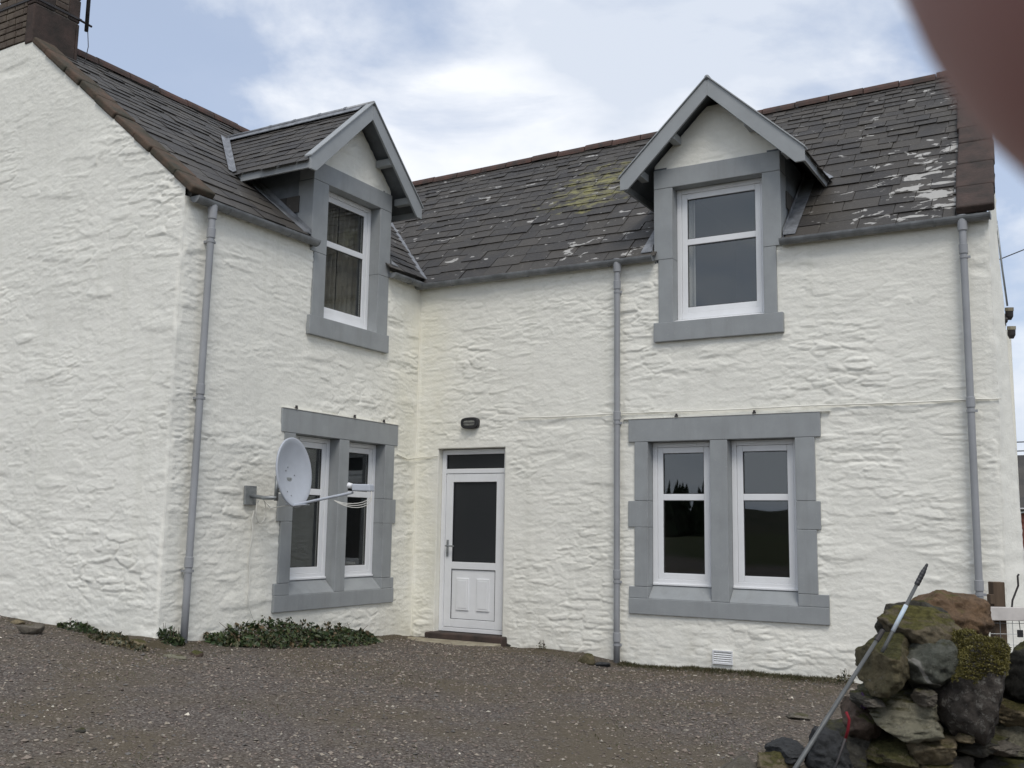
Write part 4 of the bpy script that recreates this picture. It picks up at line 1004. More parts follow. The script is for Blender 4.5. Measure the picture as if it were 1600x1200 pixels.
# ------------------------------------------------------------------ dry stone wall in the foreground
M_STONE = {}
def stone_mat(name, c1, c2, moss=0.0, mcol=(0.10, 0.105, 0.022), lichen=0.0, veins=0.0):
    c1, c2, mcol = (tuple(x*1.28 for x in q) for q in (c1, c2, mcol))
    m = bpy.data.materials.new(name); m.use_nodes = True; t, b = nodes(m)
    b.inputs['Roughness'].default_value = 0.88; b.inputs['Specular IOR Level'].default_value = 0.18
    g = N(t, 'ShaderNodeNewGeometry'); pos = g.outputs['Position']
    c = chain_mix(t, noise_mask(t, pos, 7.0, 0.35, 0.66, 8.0, 0.65), c1, c2)
    c = chain_mix(t, mth(t, 'MULTIPLY', noise_mask(t, pos, 24.0, 0.48, 0.62, 9.0, 0.75), 0.6), c, tuple(x*0.5 for x in c2))
    c = chain_mix(t, mth(t, 'MULTIPLY', noise_mask(t, pos, 60.0, 0.58, 0.66, 6.0, 0.7), 0.5), c, tuple(min(1, x*1.5) for x in c1))
    if veins:
        mpn = N(t, 'ShaderNodeMapping', inp={2: (0.4, 0.9, 0.2)}); t.links.new(pos, mpn.inputs[0])
        wv = N(t, 'ShaderNodeTexWave', inp={'Scale': 2.0, 'Distortion': 5.0, 'Detail': 3.0, 'Detail Scale': 2.0}); t.links.new(mpn.outputs[0], wv.inputs['Vector'])
        r_ = N(t, 'ShaderNodeMapRange', inp={1: 0.955, 2: 0.985}); t.links.new(wv.outputs['Fac'], r_.inputs[0])
        c = chain_mix(t, mth(t, 'MULTIPLY', r_.outputs[0], veins), c, (0.40, 0.39, 0.36))
    if lichen:
        c = chain_mix(t, mth(t, 'MULTIPLY', noise_mask(t, pos, 26.0, 0.64-lichen*0.1, 0.70-lichen*0.1, 6.0, 0.7, 0.3), 0.7), c, (0.24, 0.23, 0.205))
    if moss:
        sp = N(t, 'ShaderNodeSeparateXYZ'); t.links.new(g.outputs['Normal'], sp.inputs[0])
        nz = N(t, 'ShaderNodeTexNoise', inp={'Scale': 6.0, 'Detail': 7.0, 'Roughness': 0.65}); t.links.new(pos, nz.inputs['Vector'])
        v = mth(t, 'ADD', mth(t, 'MULTIPLY', sp.outputs[2], 0.42), nz.outputs[0])
        r_ = N(t, 'ShaderNodeMapRange', inp={1: 0.92-moss*0.5, 2: 1.08-moss*0.5}); t.links.new(v, r_.inputs[0])
        mc = chain_mix(t, noise_mask(t, pos, 45.0, 0.35, 0.65, 6.0), tuple(x*0.45 for x in mcol), mcol)
        c = chain_mix(t, r_.outputs[0], c, mc)
    t.links.new(c, b.inputs['Base Color'])
    n = N(t, 'ShaderNodeTexNoise', inp={'Scale': 22.0, 'Detail': 11.0, 'Roughness': 0.78}); t.links.new(pos, n.inputs['Vector'])
    bp = N(t, 'ShaderNodeBump', inp={'Strength': 1.0, 'Distance': 0.035}); t.links.new(n.outputs[0], bp.inputs['Height']); t.links.new(bp.outputs[0], b.inputs['Normal'])
    return m
SM = {
 'rust': stone_mat('rust_stone', (0.20, 0.128, 0.075), (0.12, 0.083, 0.055), 0.08),
 'dark': stone_mat('dark_stone', (0.085, 0.08, 0.066), (0.046, 0.044, 0.038), 0.28, (0.085, 0.083, 0.03)),
 'mossy': stone_mat('mossy_stone', (0.19, 0.155, 0.105), (0.095, 0.085, 0.058), 0.60, (0.115, 0.105, 0.036), 0.2),
 'olive': stone_mat('olive_stone', (0.15, 0.125, 0.075), (0.083, 0.076, 0.045), 0.52, (0.082, 0.078, 0.03), 0.25),
 'vein': stone_mat('veined_grey_stone', (0.135, 0.138, 0.115), (0.08, 0.085, 0.07), 0.12, (0.065, 0.065, 0.03), 0.0, 0.75),
 'cap': stone_mat('moss_capped_stone', (0.085, 0.074, 0.064), (0.05, 0.045, 0.04), 0.1, (0.14, 0.125, 0.03), 0.9),
 'pale': stone_mat('pale_slab_stone', (0.245, 0.23, 0.17), (0.165, 0.158, 0.115), 0.14, (0.08, 0.076, 0.03), 0.2),
 'tan': stone_mat('tan_stone', (0.235, 0.19, 0.12), (0.145, 0.122, 0.08), 0.30, (0.09, 0.082, 0.03)),
 'red': stone_mat('reddish_stone', (0.12, 0.085, 0.066), (0.07, 0.055, 0.043), 0.3, (0.085, 0.083, 0.03)),
 'slate': stone_mat('slaty_stone', (0.062, 0.064, 0.065), (0.04, 0.041, 0.042), 0.0),
 'grey': stone_mat('brownish_grey_stone', (0.16, 0.142, 0.116), (0.10, 0.09, 0.074), 0.08, (0.09, 0.085, 0.03), 0.2),
}
def stone_mesh(center, ax, ay, az, seed, power=3.0, rough=0.10, sub=4, taper=0.0, cuts=13):
    """boulder: superquadric blocked out along three half-axes, broken by facets and noise"""
    bm = bmesh.new(); bmesh.ops.create_icosphere(bm, subdivisions=sub, radius=1.0)
    v = np.array([q.co[:] for q in bm.verts]); f = np.array([[w.index for w in q.verts] for q in bm.faces]); bm.free()
    k = (np.abs(v)**power).sum(1)**(1/power); p = v/k[:,None]
    rs = np.random.default_rng(seed)
    for i in range(cuts):                                # flat broken faces
        n_ = rs.normal(size=3); n_ /= np.linalg.norm(n_); d_ = rs.uniform(0.60, 0.95); e_ = p@n_-d_
        p -= np.where(e_ > 0, e_, 0)[:,None]*n_*0.97
    p[:,0] *= 1-taper*p[:,2]
    a1 = fbm(p[:,0]*1.7+seed, p[:,1]*1.7+p[:,2]*1.3, seed, 4); a2 = fbm(p[:,2]*2.1+seed*3, p[:,0]*1.9-p[:,1], seed+5, 4)
    a3 = fbm(p[:,0]*5+p[:,2]*3, p[:,1]*5+p[:,2]*6, seed+9, 4); a4 = np.abs(fbm(p[:,0]*2.6+p[:,1]*2+seed, p[:,2]*7, seed+12, 3))
    p = p*(1.06+rough*1.5*(a1+a2)+rough*1.5*a3-rough*1.1*a4)[:,None]
    M3 = np.array([tuple(ax), tuple(ay), tuple(az)])
    return p@M3+np.array(tuple(center)), f
def px_stone(parent, u0, u1, v0, v1, dep, m, seed, thick=None, tilt=0.0, power=3.0, rough=0.11, taper=0.0, name='stone', sub=3, cuts=13):
    c_ = at((u0+u1)/2, (v0+v1)/2, dep); w_ = (u1-u0)/2*dep/FPX; h_ = (v1-v0)/2*dep/FPX
    fw = Vector((CF.x, CF.y, 0)).normalized(); rt_ = Vector((CR.x, CR.y, 0)).normalized(); up_ = Vector((0, 0, 1))
    a = rt_*math.cos(tilt)+up_*math.sin(tilt); b_ = -rt_*math.sin(tilt)+up_*math.cos(tilt)
    th = thick if thick else max(0.10, (w_+h_)*0.6)
    co, f = stone_mesh(c_+fw*th*0.6, a*w_*1.01, fw*th, b_*h_*1.01, seed, power, rough, sub, taper, cuts)
    return np_mesh(name, co, f, SM[m], parent, tri=True)
dyke = thing('stone_wall', 'tumbled dry stone wall end with mossy boulders in the right foreground', 'stone wall')
DW = 4.3
for i, s_ in enumerate([
    (1420,1552,922,1012,DW+.35,'rust',.22,-0.12,2.5), (1376,1486,938,1030,DW+.22,'dark',.16,-.1,2.8), (1386,1512,954,1030,DW+.12,'mossy',.18,-.22,2.6),
    (1348,1446,1000,1092,DW-.02,'olive',.20,.15,2.7), (1436,1470,1076,1104,DW-.06,'grey',.08,.1,2.7), (1500,1530,1146,1164,DW-.10,'tan',.06,.1,2.7), (1352,1388,1092,1110,DW-.02,'grey',.08,.1,2.7), (1440,1500,1196,1222,DW-.08,'tan',.1,.0,3.0), (1546,1600,1160,1186,DW-.06,'grey',.1,.1,3.0), (1424,1512,998,1096,DW+.0,'vein',.17,.25,2.6), (1489,1590,992,1148,DW-.08,'cap',.19,-.06,3.0),
    (1364,1506,1096,1158,DW+.0,'pale',.22,-.04,3.6), (1326,1384,1098,1168,DW+.12,'red',.16,.1,2.8), (1428,1500,1146,1198,DW-.05,'tan',.16,.1,2.5),
    (1572,1640,1096,1146,DW+.02,'tan',.18,.0,3.0), (1568,1650,1138,1182,DW+.02,'pale',.18,.1,3.0), (1494,1592,1142,1186,DW+.02,'dark',.18,.0,3.2),
    (1368,1446,1160,1212,DW-.02,'olive',.18,.05,2.8), (1588,1680,1010,1100,DW+.05,'dark',.2,.0,2.8), (1440,1540,1176,1236,DW+.0,'grey',.2,.0,3.0),
    (1534,1640,1176,1240,DW+.0,'dark',.2,.05,3.0), (1300,1380,1150,1220,DW+.08,'dark',.2,-.05,2.8), (1330,1420,1196,1250,DW+.0,'pale',.2,.0,3.0),
    (1402,1470,1080,1112,DW+.10,'dark',.2,.0,3.0), (1500,1580,1095,1160,DW+.2,'dark',.2,.0,3.0), (1340,1400,1084,1112,DW+.16,'dark',.14,.0,3.0), (1390,1500,1110,1190,DW+.26,'dark',.16,.0,3.0), (1350,1440,1060,1130,DW+.26,'dark',.16,.0,3.0), (1480,1620,1040,1200,DW+.30,'dark',.2,.0,3.0), (1392,1470,1020,1110,DW+.24,'dark',.16,.0,3.2), (1340,1384,1086,1112,DW+.04,'dark',.1,.0,3.0), (1300,1420,1120,1220,DW+.30,'dark',.2,.0,3.0),
    (1262,1338,1150,1216,DW+.05,'slate',.16,-.25,3.4), (1206,1266,1162,1196,DW+.10,'slate',.14,.15,3.4), (1178,1262,1182,1236,DW+.04,'tan',.16,.1,2.6),
    (1120,1200,1196,1250,DW+.04,'grey',.16,.1,2.6), (1230,1330,1206,1270,DW-.02,'grey',.2,.0,2.8), (1640,1750,1060,1180,DW+.05,'grey',.2,.0,3.0), (1660,1760,960,1064,DW+.1,'olive',.2,.1,2.8)]):
    u0, u1, v0, v1, dp, m_, th, ti, pw = s_
    px_stone(dyke, u0, u1, v0, v1, dp, m_, 100+i, th, ti, pw, taper=0.10 if m_ == 'cap' else 0.0, sub=5, cuts=4 if m_ in ('cap', 'rust') else 14, rough=0.15)
# lower courses, outside the picture, carry it down to the ground
rs = random.Random(4)
for row in range(6):
    v0 = 1225+row*62
    u = 1000-20*row+rs.uniform(0, 60)+(120 if row == 0 else 0)
    while u < 1800:
        w_ = rs.uniform(80, 150); px_stone(dyke, u, u+w_, v0, v0+74, DW+rs.uniform(0, .06), rs.choice(['grey', 'dark', 'pale', 'olive', 'tan']), rs.randrange(9999), .24, rs.uniform(-.08, .08), 3.0); u += w_*0.97
    u = 1020
    while u < 1800:
        w_ = rs.uniform(120, 190); px_stone(dyke, u, u+w_, v0, v0+84, DW+.42, rs.choice(['grey', 'dark']), rs.randrange(9999), .26, 0, 3.0); u += w_
# cushion moss on the capped stone: short dense tufts
def moss_tuft(parent, u0, u1, v0, v1, dep, n_, seed, col):
    rs_ = np.random.default_rng(seed); tgt = [o for o in dyke.children if o.data.materials[0] == SM['cap']][0]
    co = np.empty(len(tgt.data.vertices)*3, np.float32); tgt.data.vertices.foreach_get('co', co); co = co.reshape(-1, 3)
    nrm = np.empty(len(tgt.data.vertices)*3, np.float32); tgt.data.vertices.foreach_get('normal', nrm); nrm = nrm.reshape(-1, 3)
    zt = co[:,2].max(); zb = co[:,2].min(); lim = zt-(zt-zb)*0.36
    cand = np.where(co[:,2] > lim+0.11*fbm(co[:,0]*11, co[:,1]*11+co[:,2]*6, 3, 4)*2)[0]
    ids = rs_.choice(cand, n_); base = co[ids]+nrm[ids]*(0.004*np.clip(0.4+2*fbm(co[ids][:,0]*40, co[ids][:,1]*40+co[ids][:,2]*40, 6, 3), 0, 1.3))[:,None]+rs_.normal(0, .0045, (n_, 3)); d_ = nrm[ids]+rs_.normal(0, .5, (n_, 3)); d_ /= np.linalg.norm(d_, axis=1)[:,None]
    ln = rs_.uniform(.001, .006, n_)[:,None]; sd_ = np.cross(d_, rs_.normal(size=(n_, 3))); sd_ /= np.linalg.norm(sd_, axis=1)[:,None]
    v = np.stack([base-sd_*.0025-d_*.003, base+sd_*.0025-d_*.003, base+d_*ln], 1).reshape(-1, 3)
    cc = np.array(col)*rs_.uniform(.55, 1.3, (n_, 1))*(1+1.3*fbm(base[:,0]*22, base[:,1]*22+base[:,2]*25, 12, 3))[:,None]
    
    o = np_mesh('moss', v, np.arange(n_*3).reshape(-1, 3), M_LEAF, parent, smooth=False, cols=np.repeat(cc, 3, 0), tri=True); o['kind'] = 'stuff'
moss_tuft(dyke, 0, 0, 0, 0, DW, 70000, 3, (0.135, 0.118, 0.032))

# long poles leaning on the wall
def ext(a, b_, k): return b_+(b_-a)*k
pA0, pA1 = at(1379, 986, DW-0.10), at(1243, 1200, DW-0.32)
M_POLE = mat('dull_pole_metal', (0.115, 0.12, 0.118), 0.5, 0.4, metal=0.2, var=0.3, scale=9)
pole = thing('metal_pole', 'long plain grey metal pole leaning against the mossy stone wall', 'pole')
foot = ext(pA0, pA1, 1.15)
build('shaft', MB().tube([tuple(pA0), tuple(pA1), tuple(foot)], [0.0075, 0.0095, 0.0095], 12), M_POLE, pole, smooth=True)
build('end_cap', MB().tube([tuple(pA0+(pA0-pA1).normalized()*0.004), tuple(pA0-(pA0-pA1).normalized()*0.05)], [0.010, 0.0112], 12), M_RUST, pole)
pr = thing('handled_pole', 'pole with black ribbed grip and pale blue band resting on the stone wall', 'pole')
M_BLUE = mat('pale_blue_band', (0.36, 0.47, 0.56), 0.5, 0.4, col2=(0.62, 0.66, 0.68), scale=30)
q0, q1 = at(1449, 881, DW-0.02), at(1386, 1004, DW-0.10); dq = (q1-q0)
P = lambda k: tuple(q0+dq*k)
build('shaft', MB().tube([P(.24), P(1.0), P(1.12)], 0.0075, 12), M_POLE, pr, smooth=True)
build('band', MB().tube([P(.53), P(.86)], 0.0088, 12), M_BLUE, pr, smooth=True)
gp = []; gr_ = []
for i in range(15):
    gp.append(P(.0+.27*i/14)); gr_.append(0.004+0.0062*min(1, i/6)+(0.0012 if i % 2 else 0))
build('grip', MB().tube(gp, gr_, 12), M_BLACK, pr)
M_RED = mat('red_cord', (0.22, 0.022, 0.03), 0.7, 0.2); M_PURP = mat('purple_cloth', (0.035, 0.02, 0.05), 0.9, 0.1)
tag(build('red_cord', MB().tube([tuple(at(1322, 1112, DW-.08)), tuple(at(1327, 1124, DW-.09)), tuple(at(1325, 1140, DW-.08)), tuple(at(1320, 1158, DW-.06))], 0.006, 8), M_RED, smooth=True), 'short piece of red cord hanging at the left end of the stone wall', 'cord')
tag(build('dark_rod', MB().tube([tuple(at(1321, 1154, DW-.12)), tuple(at(1304, 1202, DW-.14)), tuple(at(1270, 1300, DW-.17))], 0.005, 8), M_RUST, smooth=True), 'thin dark rod propped among the rubble below the stone wall', 'rod')
co, f = stone_mesh(at(1348, 1094, DW+0.06), CR*0.015, CF*0.03, CU*0.035, 71, 2.2, 0.25, 4)
tag(np_mesh('purple_rag', co, f, M_PURP, tri=True), 'scrap of purple cloth tucked under the olive boulder', 'cloth')

# ------------------------------------------------------------------ fence beyond the wall
DF = 7.6
fn = thing('garden_gate', 'pale painted gate rail and wire mesh with brown post by the right downpipe', 'gate')
fx = Vector((CR.x, CR.y, 0)).normalized(); fy = Vector((CF.x, CF.y, 0)).normalized()
pc_ = at(1559, 960, DF+0.06); pz0 = gz(pc_.x, pc_.y)
build('post', MB().obox((pc_.x, pc_.y, (pz0-0.1+at(1559, 910, DF).z)/2), fx*0.044, fy*0.044, Vector((0, 0, 1))*((at(1559, 910, DF).z-pz0+0.1)/2)), M_WOODB, fn, bevel=0.006)
build('latch_block', MB().obox(at(1548, 936, DF+.05), fx*0.016, fy*0.03, Vector((0, 0, 0.035))), M_WOODB, fn, bevel=0.004)
ra, rb = at(1506, 958, DF), at(1760, 962, DF-.1); rc = (ra+rb)/2
build('rail', MB().obox(rc, (rb-ra)/2, fy*0.018, Vector((0, 0, 1))*0.049), M_WOODP, fn, bevel=0.005)
build('rail', MB().obox(rc-Vector((0, 0, 0.75)), (rb-ra)/2, fy*0.018, Vector((0, 0, 1))*0.049), M_WOODP, fn, bevel=0.005)
build('stile', MB().obox((ra.x, ra.y, rc.z-0.36), fx*0.04, fy*0.017, Vector((0, 0, 0.36))), M_WOODP, fn, bevel=0.005)
for k in range(12):
    p = ra+(rb-ra)*((k+1)/13)+fy*0.022
    build('mesh_wire', MB().tube([tuple(p), (p.x, p.y, p.z-0.75)], 0.002, 5), M_GALV, fn)
for k in range(9):
    z_ = -0.07-0.078*k
    build('mesh_wire', MB().tube([tuple(ra+fy*0.025+Vector((0, 0, z_))), tuple(rb+fy*0.025+Vector((0, 0, z_)))], 0.002, 5), M_GALV, fn)
h0 = at(1581, 950, DF-.02)
build('hook', MB().tube([tuple(h0), tuple(at(1582, 938, DF-.02)), tuple(at(1591, 915, DF-.02)), tuple(at(1590, 900, DF-.02)), tuple(at(1592, 897, DF-.02))], 0.007, 8), M_RUST, fn)
build('latch', MB().tube([tuple(at(1592, 968, DF-.03)), tuple(at(1594, 984, DF-.03))], 0.003, 6).obox(at(1594, 990, DF-.03), fx*0.018, fy*0.01, Vector((0, 0, 0.026))), M_BLACK, fn)

# ------------------------------------------------------------------ neighbour's outbuilding
nb = thing('outbuilding', 'low brick outbuilding with dark roof glimpsed beyond the right gable', 'building')
M_BRICK = mat('red_brick', (0.19, 0.075, 0.055), 0.9, 0.2, var=0.35, scale=12, bump=0.4, bscale=30)
n0 = at(1591, 800, 26); nx, ny = n0.x, n0.y
build('wall', MB().box(nx, nx+6, ny, ny+5, -0.6, 1.95), M_BRICK, nb)
build('fascia', MB().box(nx-0.06, nx+6.1, ny-0.08, ny-0.02, 1.87, 2.0), M_UPVC, nb)
rf = MB()
for k in range(9):
    y_ = ny-0.12+k*0.28; rf.obox((nx+3, y_+0.16, 2.03+0.17*k), (3.12, 0, 0), (0, 0.165, 0.10), (0, -0.008, 0.014))
build('roof', rf, M_SLATE, nb)
build('roof', MB().prism([(nx-.1, ny+2.5, 3.5), (nx+6.1, ny+2.5, 3.5), (nx+6.1, ny+5.1, 1.95), (nx-.1, ny+5.1, 1.95)], (0, 0, -.05)), M_SLATE, nb)
build('gable', MB().prism([(nx+.01, ny+.01, 1.951), (nx+.01, ny+4.99, 1.951), (nx+.01, ny+2.5, 3.42)], (5.9, 0, 0)), M_BRICK, nb)

# ------------------------------------------------------------------ plants and loose stones
def leaves(name, n_, sampler, size, cols, parent=None, seed=0, flat=0.5):
    rs_ = np.random.default_rng(seed); base = sampler(rs_, n_); n_ = len(base)
    nr = rs_.normal(size=(n_, 3))*np.array([1, 1, 0.8])+np.array([0.25, -0.25, flat]); nr /= np.linalg.norm(nr, axis=1)[:,None]
    a = np.cross(nr, rs_.normal(size=(n_, 3))); a /= np.linalg.norm(a, axis=1)[:,None]; b_ = np.cross(nr, a)
    s_ = (size*rs_.lognormal(-.12, .38, n_))[:,None]
    v = np.stack([base-a*s_*.9, base-b_*s_*.55-a*s_*.1+nr*s_*.16, base+a*s_, base+b_*s_*.55-a*s_*.1+nr*s_*.16], 1).reshape(-1, 3)
    i = np.arange(n_)[:,None]*4; f = np.concatenate([np.concatenate([i, i+1, i+2], 1), np.concatenate([i, i+2, i+3], 1)])
    cc = np.array(cols)[rs_.integers(0, len(cols), n_)]*rs_.uniform(.6, 1.3, (n_, 1))
    return np_mesh(name, v, f, M_LEAF, parent, smooth=False, cols=np.repeat(cc, 4, 0), tri=True)
GREENS = [(0.024, 0.044, 0.014), (0.034, 0.058, 0.018), (0.018, 0.032, 0.012), (0.052, 0.074, 0.024), (0.05, 0.05, 0.02)]
def ivy_sample(rs_, n_):
    y = rs_.uniform(-3.55, -0.95, n_*2); x = rs_.uniform(0.0, 1, n_*2)
    prof = np.interp(y, [-3.55, -3.2, -2.7, -2.2, -1.6, -1.2, -0.95], [.05, .09, .20, .15, .14, .09, .02])*(1+2.0*fbm(y*6, x*3+2, 4, 3))
    wid = np.interp(y, [-3.55, -3.0, -2.0, -1.4, -0.95], [.18, .50, .62, .50, .15]); x = x*wid
    top = prof*np.sqrt(np.clip(1-(x/wid)**2, 0, 1))
    z = ground_z(x, y)+top*rs_.uniform(0.1, 1.05, n_*2)**0.6
    return np.stack([x+0.02, y, z], -1)[:n_]
ivy = thing('ground_plant', 'dark green leafy creeper mounded along the foot of the side wall', 'plant')
leaves('foliage', 4300, ivy_sample, 0.024, GREENS+[(0.06, 0.075, 0.028), (0.035, 0.05, 0.02), (0.10, 0.07, 0.035)], ivy, 5)
mb = MB()
for k in range(16):
    y_ = -3.3+k*0.14; x_ = random.uniform(.05, .4); z_ = gz(x_, y_)
    mb.tube([(x_, y_, z_-.02), (x_+random.uniform(-.1, .05), y_+random.uniform(-.1, .1), z_+.10), (x_*.4+.03, y_+random.uniform(-.2, .2), z_+random.uniform(.14, .24))], [.005, .004, .002], 5)
build('stem', mb, M_WOODB, ivy)['kind'] = 'stuff'
def weed(cx, cy, rx, ry, h, n_, label, seed, cols=GREENS, size=0.02):
    w_ = thing('weed', label, 'plant', group=None)
    def smp(rs_, n_):
        a = rs_.uniform(0, 6.283, n_); r_ = rs_.uniform(0, 1, n_)**.5; x = cx+np.cos(a)*r_*rx; y = cy+np.sin(a)*r_*ry
        return np.stack([x, y, ground_z(x, y)+h*rs_.uniform(.1, 1, n_)*(1-r_*.6)], -1)
    leaves('foliage', n_, smp, size, cols, w_, seed)
    mb = MB()
    for k in range(6):
        a = random.uniform(0, 6.28); x_, y_ = cx+math.cos(a)*rx*.5, cy+math.sin(a)*ry*.5; z_ = gz(x_, y_)
        mb.tube([(x_, y_, z_-.02), (x_+random.uniform(-.03, .03), y_+random.uniform(-.03, .03), z_+h*1.05)], [.003, .0015], 5)
    build('stem', mb, M_WOODB, w_)['kind'] = 'stuff'
DRY = [(0.09, 0.075, 0.03), (0.05, 0.05, 0.02), (0.11, 0.085, 0.045), (0.03, 0.038, 0.015)]
weed(0.08, -4.0, 0.13, 0.12, 0.15, 260, 'dark weed clump at the foot of the left downpipe', 31)
weed(-0.95, -4.24, 0.30, 0.09, 0.11, 300, 'dark weed clump under the left gable near the brown block', 32)
weed(-0.42, -4.26, 0.20, 0.08, 0.06, 170, 'low straggling weeds between the gable clump and the corner', 33, GREENS+DRY)
weed(-0.15, -4.42, 0.40, 0.12, 0.05, 420, 'dry brown weeds on the soil just before the house corner', 34, DRY)
weed(1.95, -0.10, 0.06, 0.05, 0.10, 50, 'small wispy weed between the door and the middle downpipe', 35, DRY, 0.012)
weed(5.42, -0.08, 0.08, 0.05, 0.13, 70, 'small green tuft at the wall foot behind the leaning pole', 36, GREENS+DRY, 0.016)
# moss and short grass against the foot of the front wall
def blades(name, n_, sampler, h, cols, label, seed):
    rs_ = np.random.default_rng(seed); base = sampler(rs_, n_); n_ = len(base); d_ = rs_.normal(size=(n_, 3))*np.array([.5, .5, .15])+np.array([0, 0, 1]); ln = (h*rs_.uniform(.4, 1.2, n_))[:,None]
    sd_ = np.cross(d_, rs_.normal(size=(n_, 3))); sd_ /= np.linalg.norm(sd_, axis=1)[:,None]
    v = np.stack([base-sd_*.004, base+sd_*.004, base+d_*ln], 1).reshape(-1, 3)
    cc = np.array(cols)[rs_.integers(0, len(cols), n_)]*rs_.uniform(.6, 1.3, (n_, 1))
    o = np_mesh(name, v, np.arange(n_*3).reshape(-1, 3), M_LEAF, None, smooth=False, cols=np.repeat(cc, 3, 0), tri=True)
    o['kind'] = 'stuff'; return tag(o, label, 'grass')
def strip(rs_, n_):
    x = rs_.uniform(2.95, 5.5, n_*3); y = -np.abs(rs_.normal(0, .10, n_*3)); keep = vnoise(x*2.2, x*0, 9) > rs_.uniform(0.15, .7, n_*3)
    x, y = x[keep][:n_], y[keep][:n_]; return np.stack([x, y, ground_z(x, y)-.005], -1)
blades('grass', 6500, strip, 0.035, [(0.06, 0.058, 0.022), (0.085, 0.065, 0.032), (0.045, 0.05, 0.02)], 'short mossy grass along the foot of the front wall', 41)
def yard(rs_, n_):
    x = rs_.uniform(-4, 6, n_*5); y = rs_.uniform(-8, -.2, n_*5); keep = (fbm(x*1.3, y*1.3, 55, 3) > 0.14) & ~((x < 0) & (y > -4.15))
    x, y = x[keep][:n_], y[keep][:n_]; return np.stack([x, y, ground_z(x, y)-.002], -1)
blades('grass', 3000, yard, 0.022, [(0.06, 0.07, 0.025), (0.09, 0.08, 0.04)], 'sparse tiny grass sprouting through the gravel', 42)

def rock(cx, cy, sx, sy, sz, rz, m_, seed, label, power=3.0, sink=0.3):
    a, b_ = math.cos(rz), math.sin(rz); z_ = gz(cx, cy)+sz*(1-2*sink)
    co, f = stone_mesh((cx, cy, z_), (a*sx, b_*sx, 0), (-b_*sy, a*sy, 0), (0, 0, sz), seed, power, 0.08, 3)
    return tag(np_mesh('stone', co, f, SM[m_], tri=True), label, 'stone')
def on_ground(u, v):
    d_ = CF+CR*((u-800)/FPX)+CU*((600-v)/FPX); k = 6.0
    while k < 30:
        p = CAM+d_*k
        if p.z <= gz(p.x, p.y): return p.x, p.y
        k += 0.02
    return p.x, p.y
p = on_ground(48, 990); rock(p[0], p[1], .15, .08, .065, .1, 'grey', 201, 'brown squared block lying at the foot of the left gable', 5.0, .2)
p = on_ground(28, 975); rock(p[0], p[1], .07, .05, .03, .3, 'tan', 202, 'pale flat stone just left of the brown block')
p = on_ground(178, 1006); rock(p[0], p[1], .11, .06, .025, .2, 'pale', 203, 'yellowish flat stone among weeds under the left gable', 3.5)
p = on_ground(218, 1008); rock(p[0], p[1], .10, .06, .035, -.3, 'tan', 204, 'pinkish flat stone right of the yellowish one by the gable', 3.5)
p = on_ground(275, 1028); rock(p[0], p[1], .13, .05, .022, .1, 'pale', 205, 'pale long stone before the left downpipe foot')
p = on_ground(305, 1024); rock(p[0], p[1], .09, .06, .035, -.5, 'red', 206, 'reddish wedge of stone beside the left downpipe foot', 4.0)
p = on_ground(590, 1004); rock(p[0], p[1], .07, .05, .04, .2, 'pale', 207, 'pale stone near the inner corner left of the doorstep')
p = on_ground(797, 1010); rock(p[0], p[1], .055, .04, .045, .4, 'dark', 208, 'small black clod at the right end of the doorstep')
p = on_ground(918, 1036); rock(p[0], p[1]-.02, .13, .07, .07, -.3, 'olive', 209, 'rounded mossy brown stone left of the middle downpipe', 2.6, .25)
p = on_ground(940, 1041); rock(p[0], p[1]-.02, .10, .05, .028, .1, 'slate', 210, 'dark slaty slab at the foot of the middle downpipe', 4.0, .2)
p = on_ground(1245, 1122); rock(p[0], p[1], .10, .12, .02, .5, 'grey', 211, 'flat brown stone lying alone on the open gravel', 3.5, .1)
p = on_ground(125, 1145); rock(p[0], p[1], .03, .02, .02, .5, 'dark', 212, 'dark pebble on the gravel at lower left')

# ------------------------------------------------------------------ country behind the camera, seen only mirrored in the panes
M_HILL = mat('heather_hill', (0.062, 0.052, 0.032), 0.95, 0.1, col2=(0.032, 0.036, 0.018), scale=0.03)
az0 = math.atan2(-0.85, 0.5)
ha = np.linspace(-2.6, 0.7, 90); hr = np.array([150, 190, 240, 300, 380, 470, 600, 800])
HA, HR = np.meshgrid(ha, hr, indexing='ij')
hz = np.interp(HR, [150, 190, 240, 300, 380, 470, 600, 800], [-4, 0.8, 3.2, 6, 9, 12.5, 13, 6])*(0.8+0.9*fbm(HA*3.1, HR*0.004, 15, 4))
hl = np_mesh('hill', np.stack([CAM.x+np.cos(HA)*HR, CAM.y+np.sin(HA)*HR, hz], -1).reshape(-1, 3), grid_quads(len(ha), len(hr)), M_HILL); hl['kind'] = 'structure'
M_FOR = mat('conifer_green', (0.022, 0.032, 0.016), 0.9, 0.1, var=0.4, scale=0.6)
mb = MB(); rs = random.Random(3)
for k in range(170):
    a = rs.uniform(-2.6, -1.99); r_ = rs.uniform(62, 78); x_, y_ = CAM.x+math.cos(a)*r_, CAM.y+math.sin(a)*r_; h_ = rs.uniform(2.8, 5.4)*(1+.25*math.sin(a*9))
    for j in range(4):
        zb = -0.5+h_*(0.1+.2*j); rr_ = (1.25-.27*j)*rs.uniform(.8, 1.1); n_ = 7
        ring = [(x_+math.cos(q*6.283/n_)*rr_*rs.uniform(.7, 1.2), y_+math.sin(q*6.283/n_)*rr_*rs.uniform(.7, 1.2), zb+rs.uniform(-.2, .2)) for q in range(n_)]
        mb.add(ring+[(x_, y_, zb+h_*.34)], [(q, (q+1) % n_, n_) for q in range(n_)])
fw_ = build('far_wood', mb, M_FOR); fw_['kind'] = 'stuff'; tag(fw_, 'dark conifer belt mirrored in the ground floor panes', 'wood')

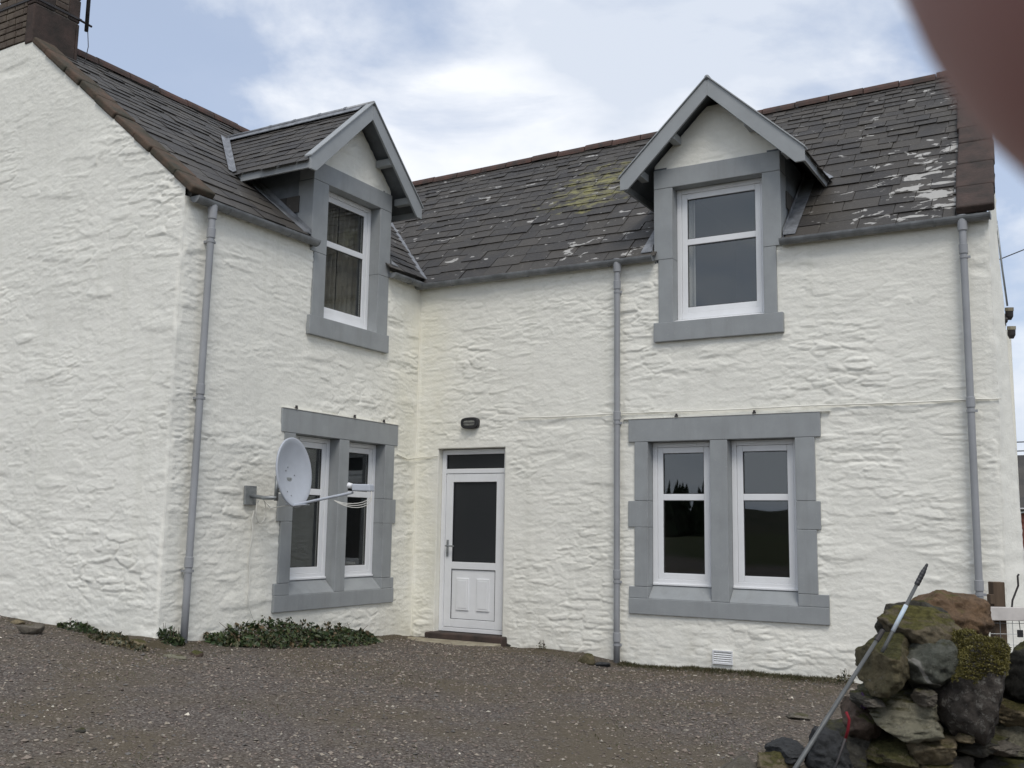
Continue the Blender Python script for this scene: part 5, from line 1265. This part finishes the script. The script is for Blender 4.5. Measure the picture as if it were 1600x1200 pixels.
# ------------------------------------------------------------------ the photographer's phone and the finger over the lens corner
def cl(a, b_, c_): return CAM+CR*a+CU*b_+CF*c_
M_SKIN = bpy.data.materials.new('skin'); M_SKIN.use_nodes = True; t, b = nodes(M_SKIN)
b.inputs['Roughness'].default_value = 0.5; b.inputs['Subsurface Weight'].default_value = 0.15; b.inputs['Subsurface Scale'].default_value = 0.004
b.inputs['Subsurface Radius'].default_value = (1.0, 0.35, 0.2)
g = N(t, 'ShaderNodeNewGeometry'); t.links.new(chain_mix(t, noise_mask(t, g.outputs['Position'], 90.0, 0.3, 0.7), (0.34, 0.165, 0.145), (0.28, 0.13, 0.115)), b.inputs['Base Color'])
hand = bpy.data.meshes.new('hand'); bm = bmesh.new(); sk = bm.verts.layers.skin.verify()
def jv(p, r_, root=False):
    v = bm.verts.new(cl(*p)); v[sk].radius = (r_, r_); v[sk].use_root = root; return v
palm = jv((.150, -.010, .004), .030, True); wr = jv((.205, -.065, -.012), .027); fa = jv((.30, -.16, -.03), .034)
bm.edges.new((palm, wr)); bm.edges.new((wr, fa))
for ch in ([((.122, .030, .016), .0130), ((.085, .038, .032), .0128), ((.049, .0285, .032), .0135), ((.0247, .0172, .0295), .0148), ((.0131, .0112, .0285), .0128)],
           [((.122, .008, .020), .0125), ((.086, .006, .030), .011), ((.060, .000, .022), .010), ((.044, -.004, .010), .009)],
           [((.124, -.014, .020), .012), ((.090, -.018, .029), .0105), ((.066, -.022, .020), .0095), ((.052, -.025, .009), .0085)],
           [((.128, -.036, .016), .011), ((.100, -.042, .024), .0092), ((.080, -.046, .017), .0085), ((.068, -.048, .008), .0075)],
           [((.150, .018, -.018), .014), ((.125, .032, -.026), .0125), ((.098, .028, -.024), .011), ((.078, .020, -.021), .010)]):
    pv = palm
    for p_, r_ in ch:
        v = jv(p_, r_); bm.edges.new((pv, v)); pv = v
bm.to_mesh(hand); bm.free(); hand.materials.append(M_SKIN)
ho = link('hand', hand); ho.modifiers.new('skin', 'SKIN').use_smooth_shade = True
sb = ho.modifiers.new('subdiv', 'SUBSURF'); sb.levels = 2; sb.render_levels = 3
tag(ho, 'blurred fingertip of the photographer covering the upper right corner', 'hand')
ph = thing('phone', 'dark slim phone held by the photographer behind the blurred finger', 'phone')
build('body', MB().obox(cl(.052, -.024, -.0085), CR*0.069, CU*0.034, CF*0.0037), M_BLACK, ph, bevel=0.004, seg=3)
build('screen', MB().obox(cl(.052, -.024, -.0125), CR*0.062, CU*0.031, CF*0.0002), M_RUST, ph)
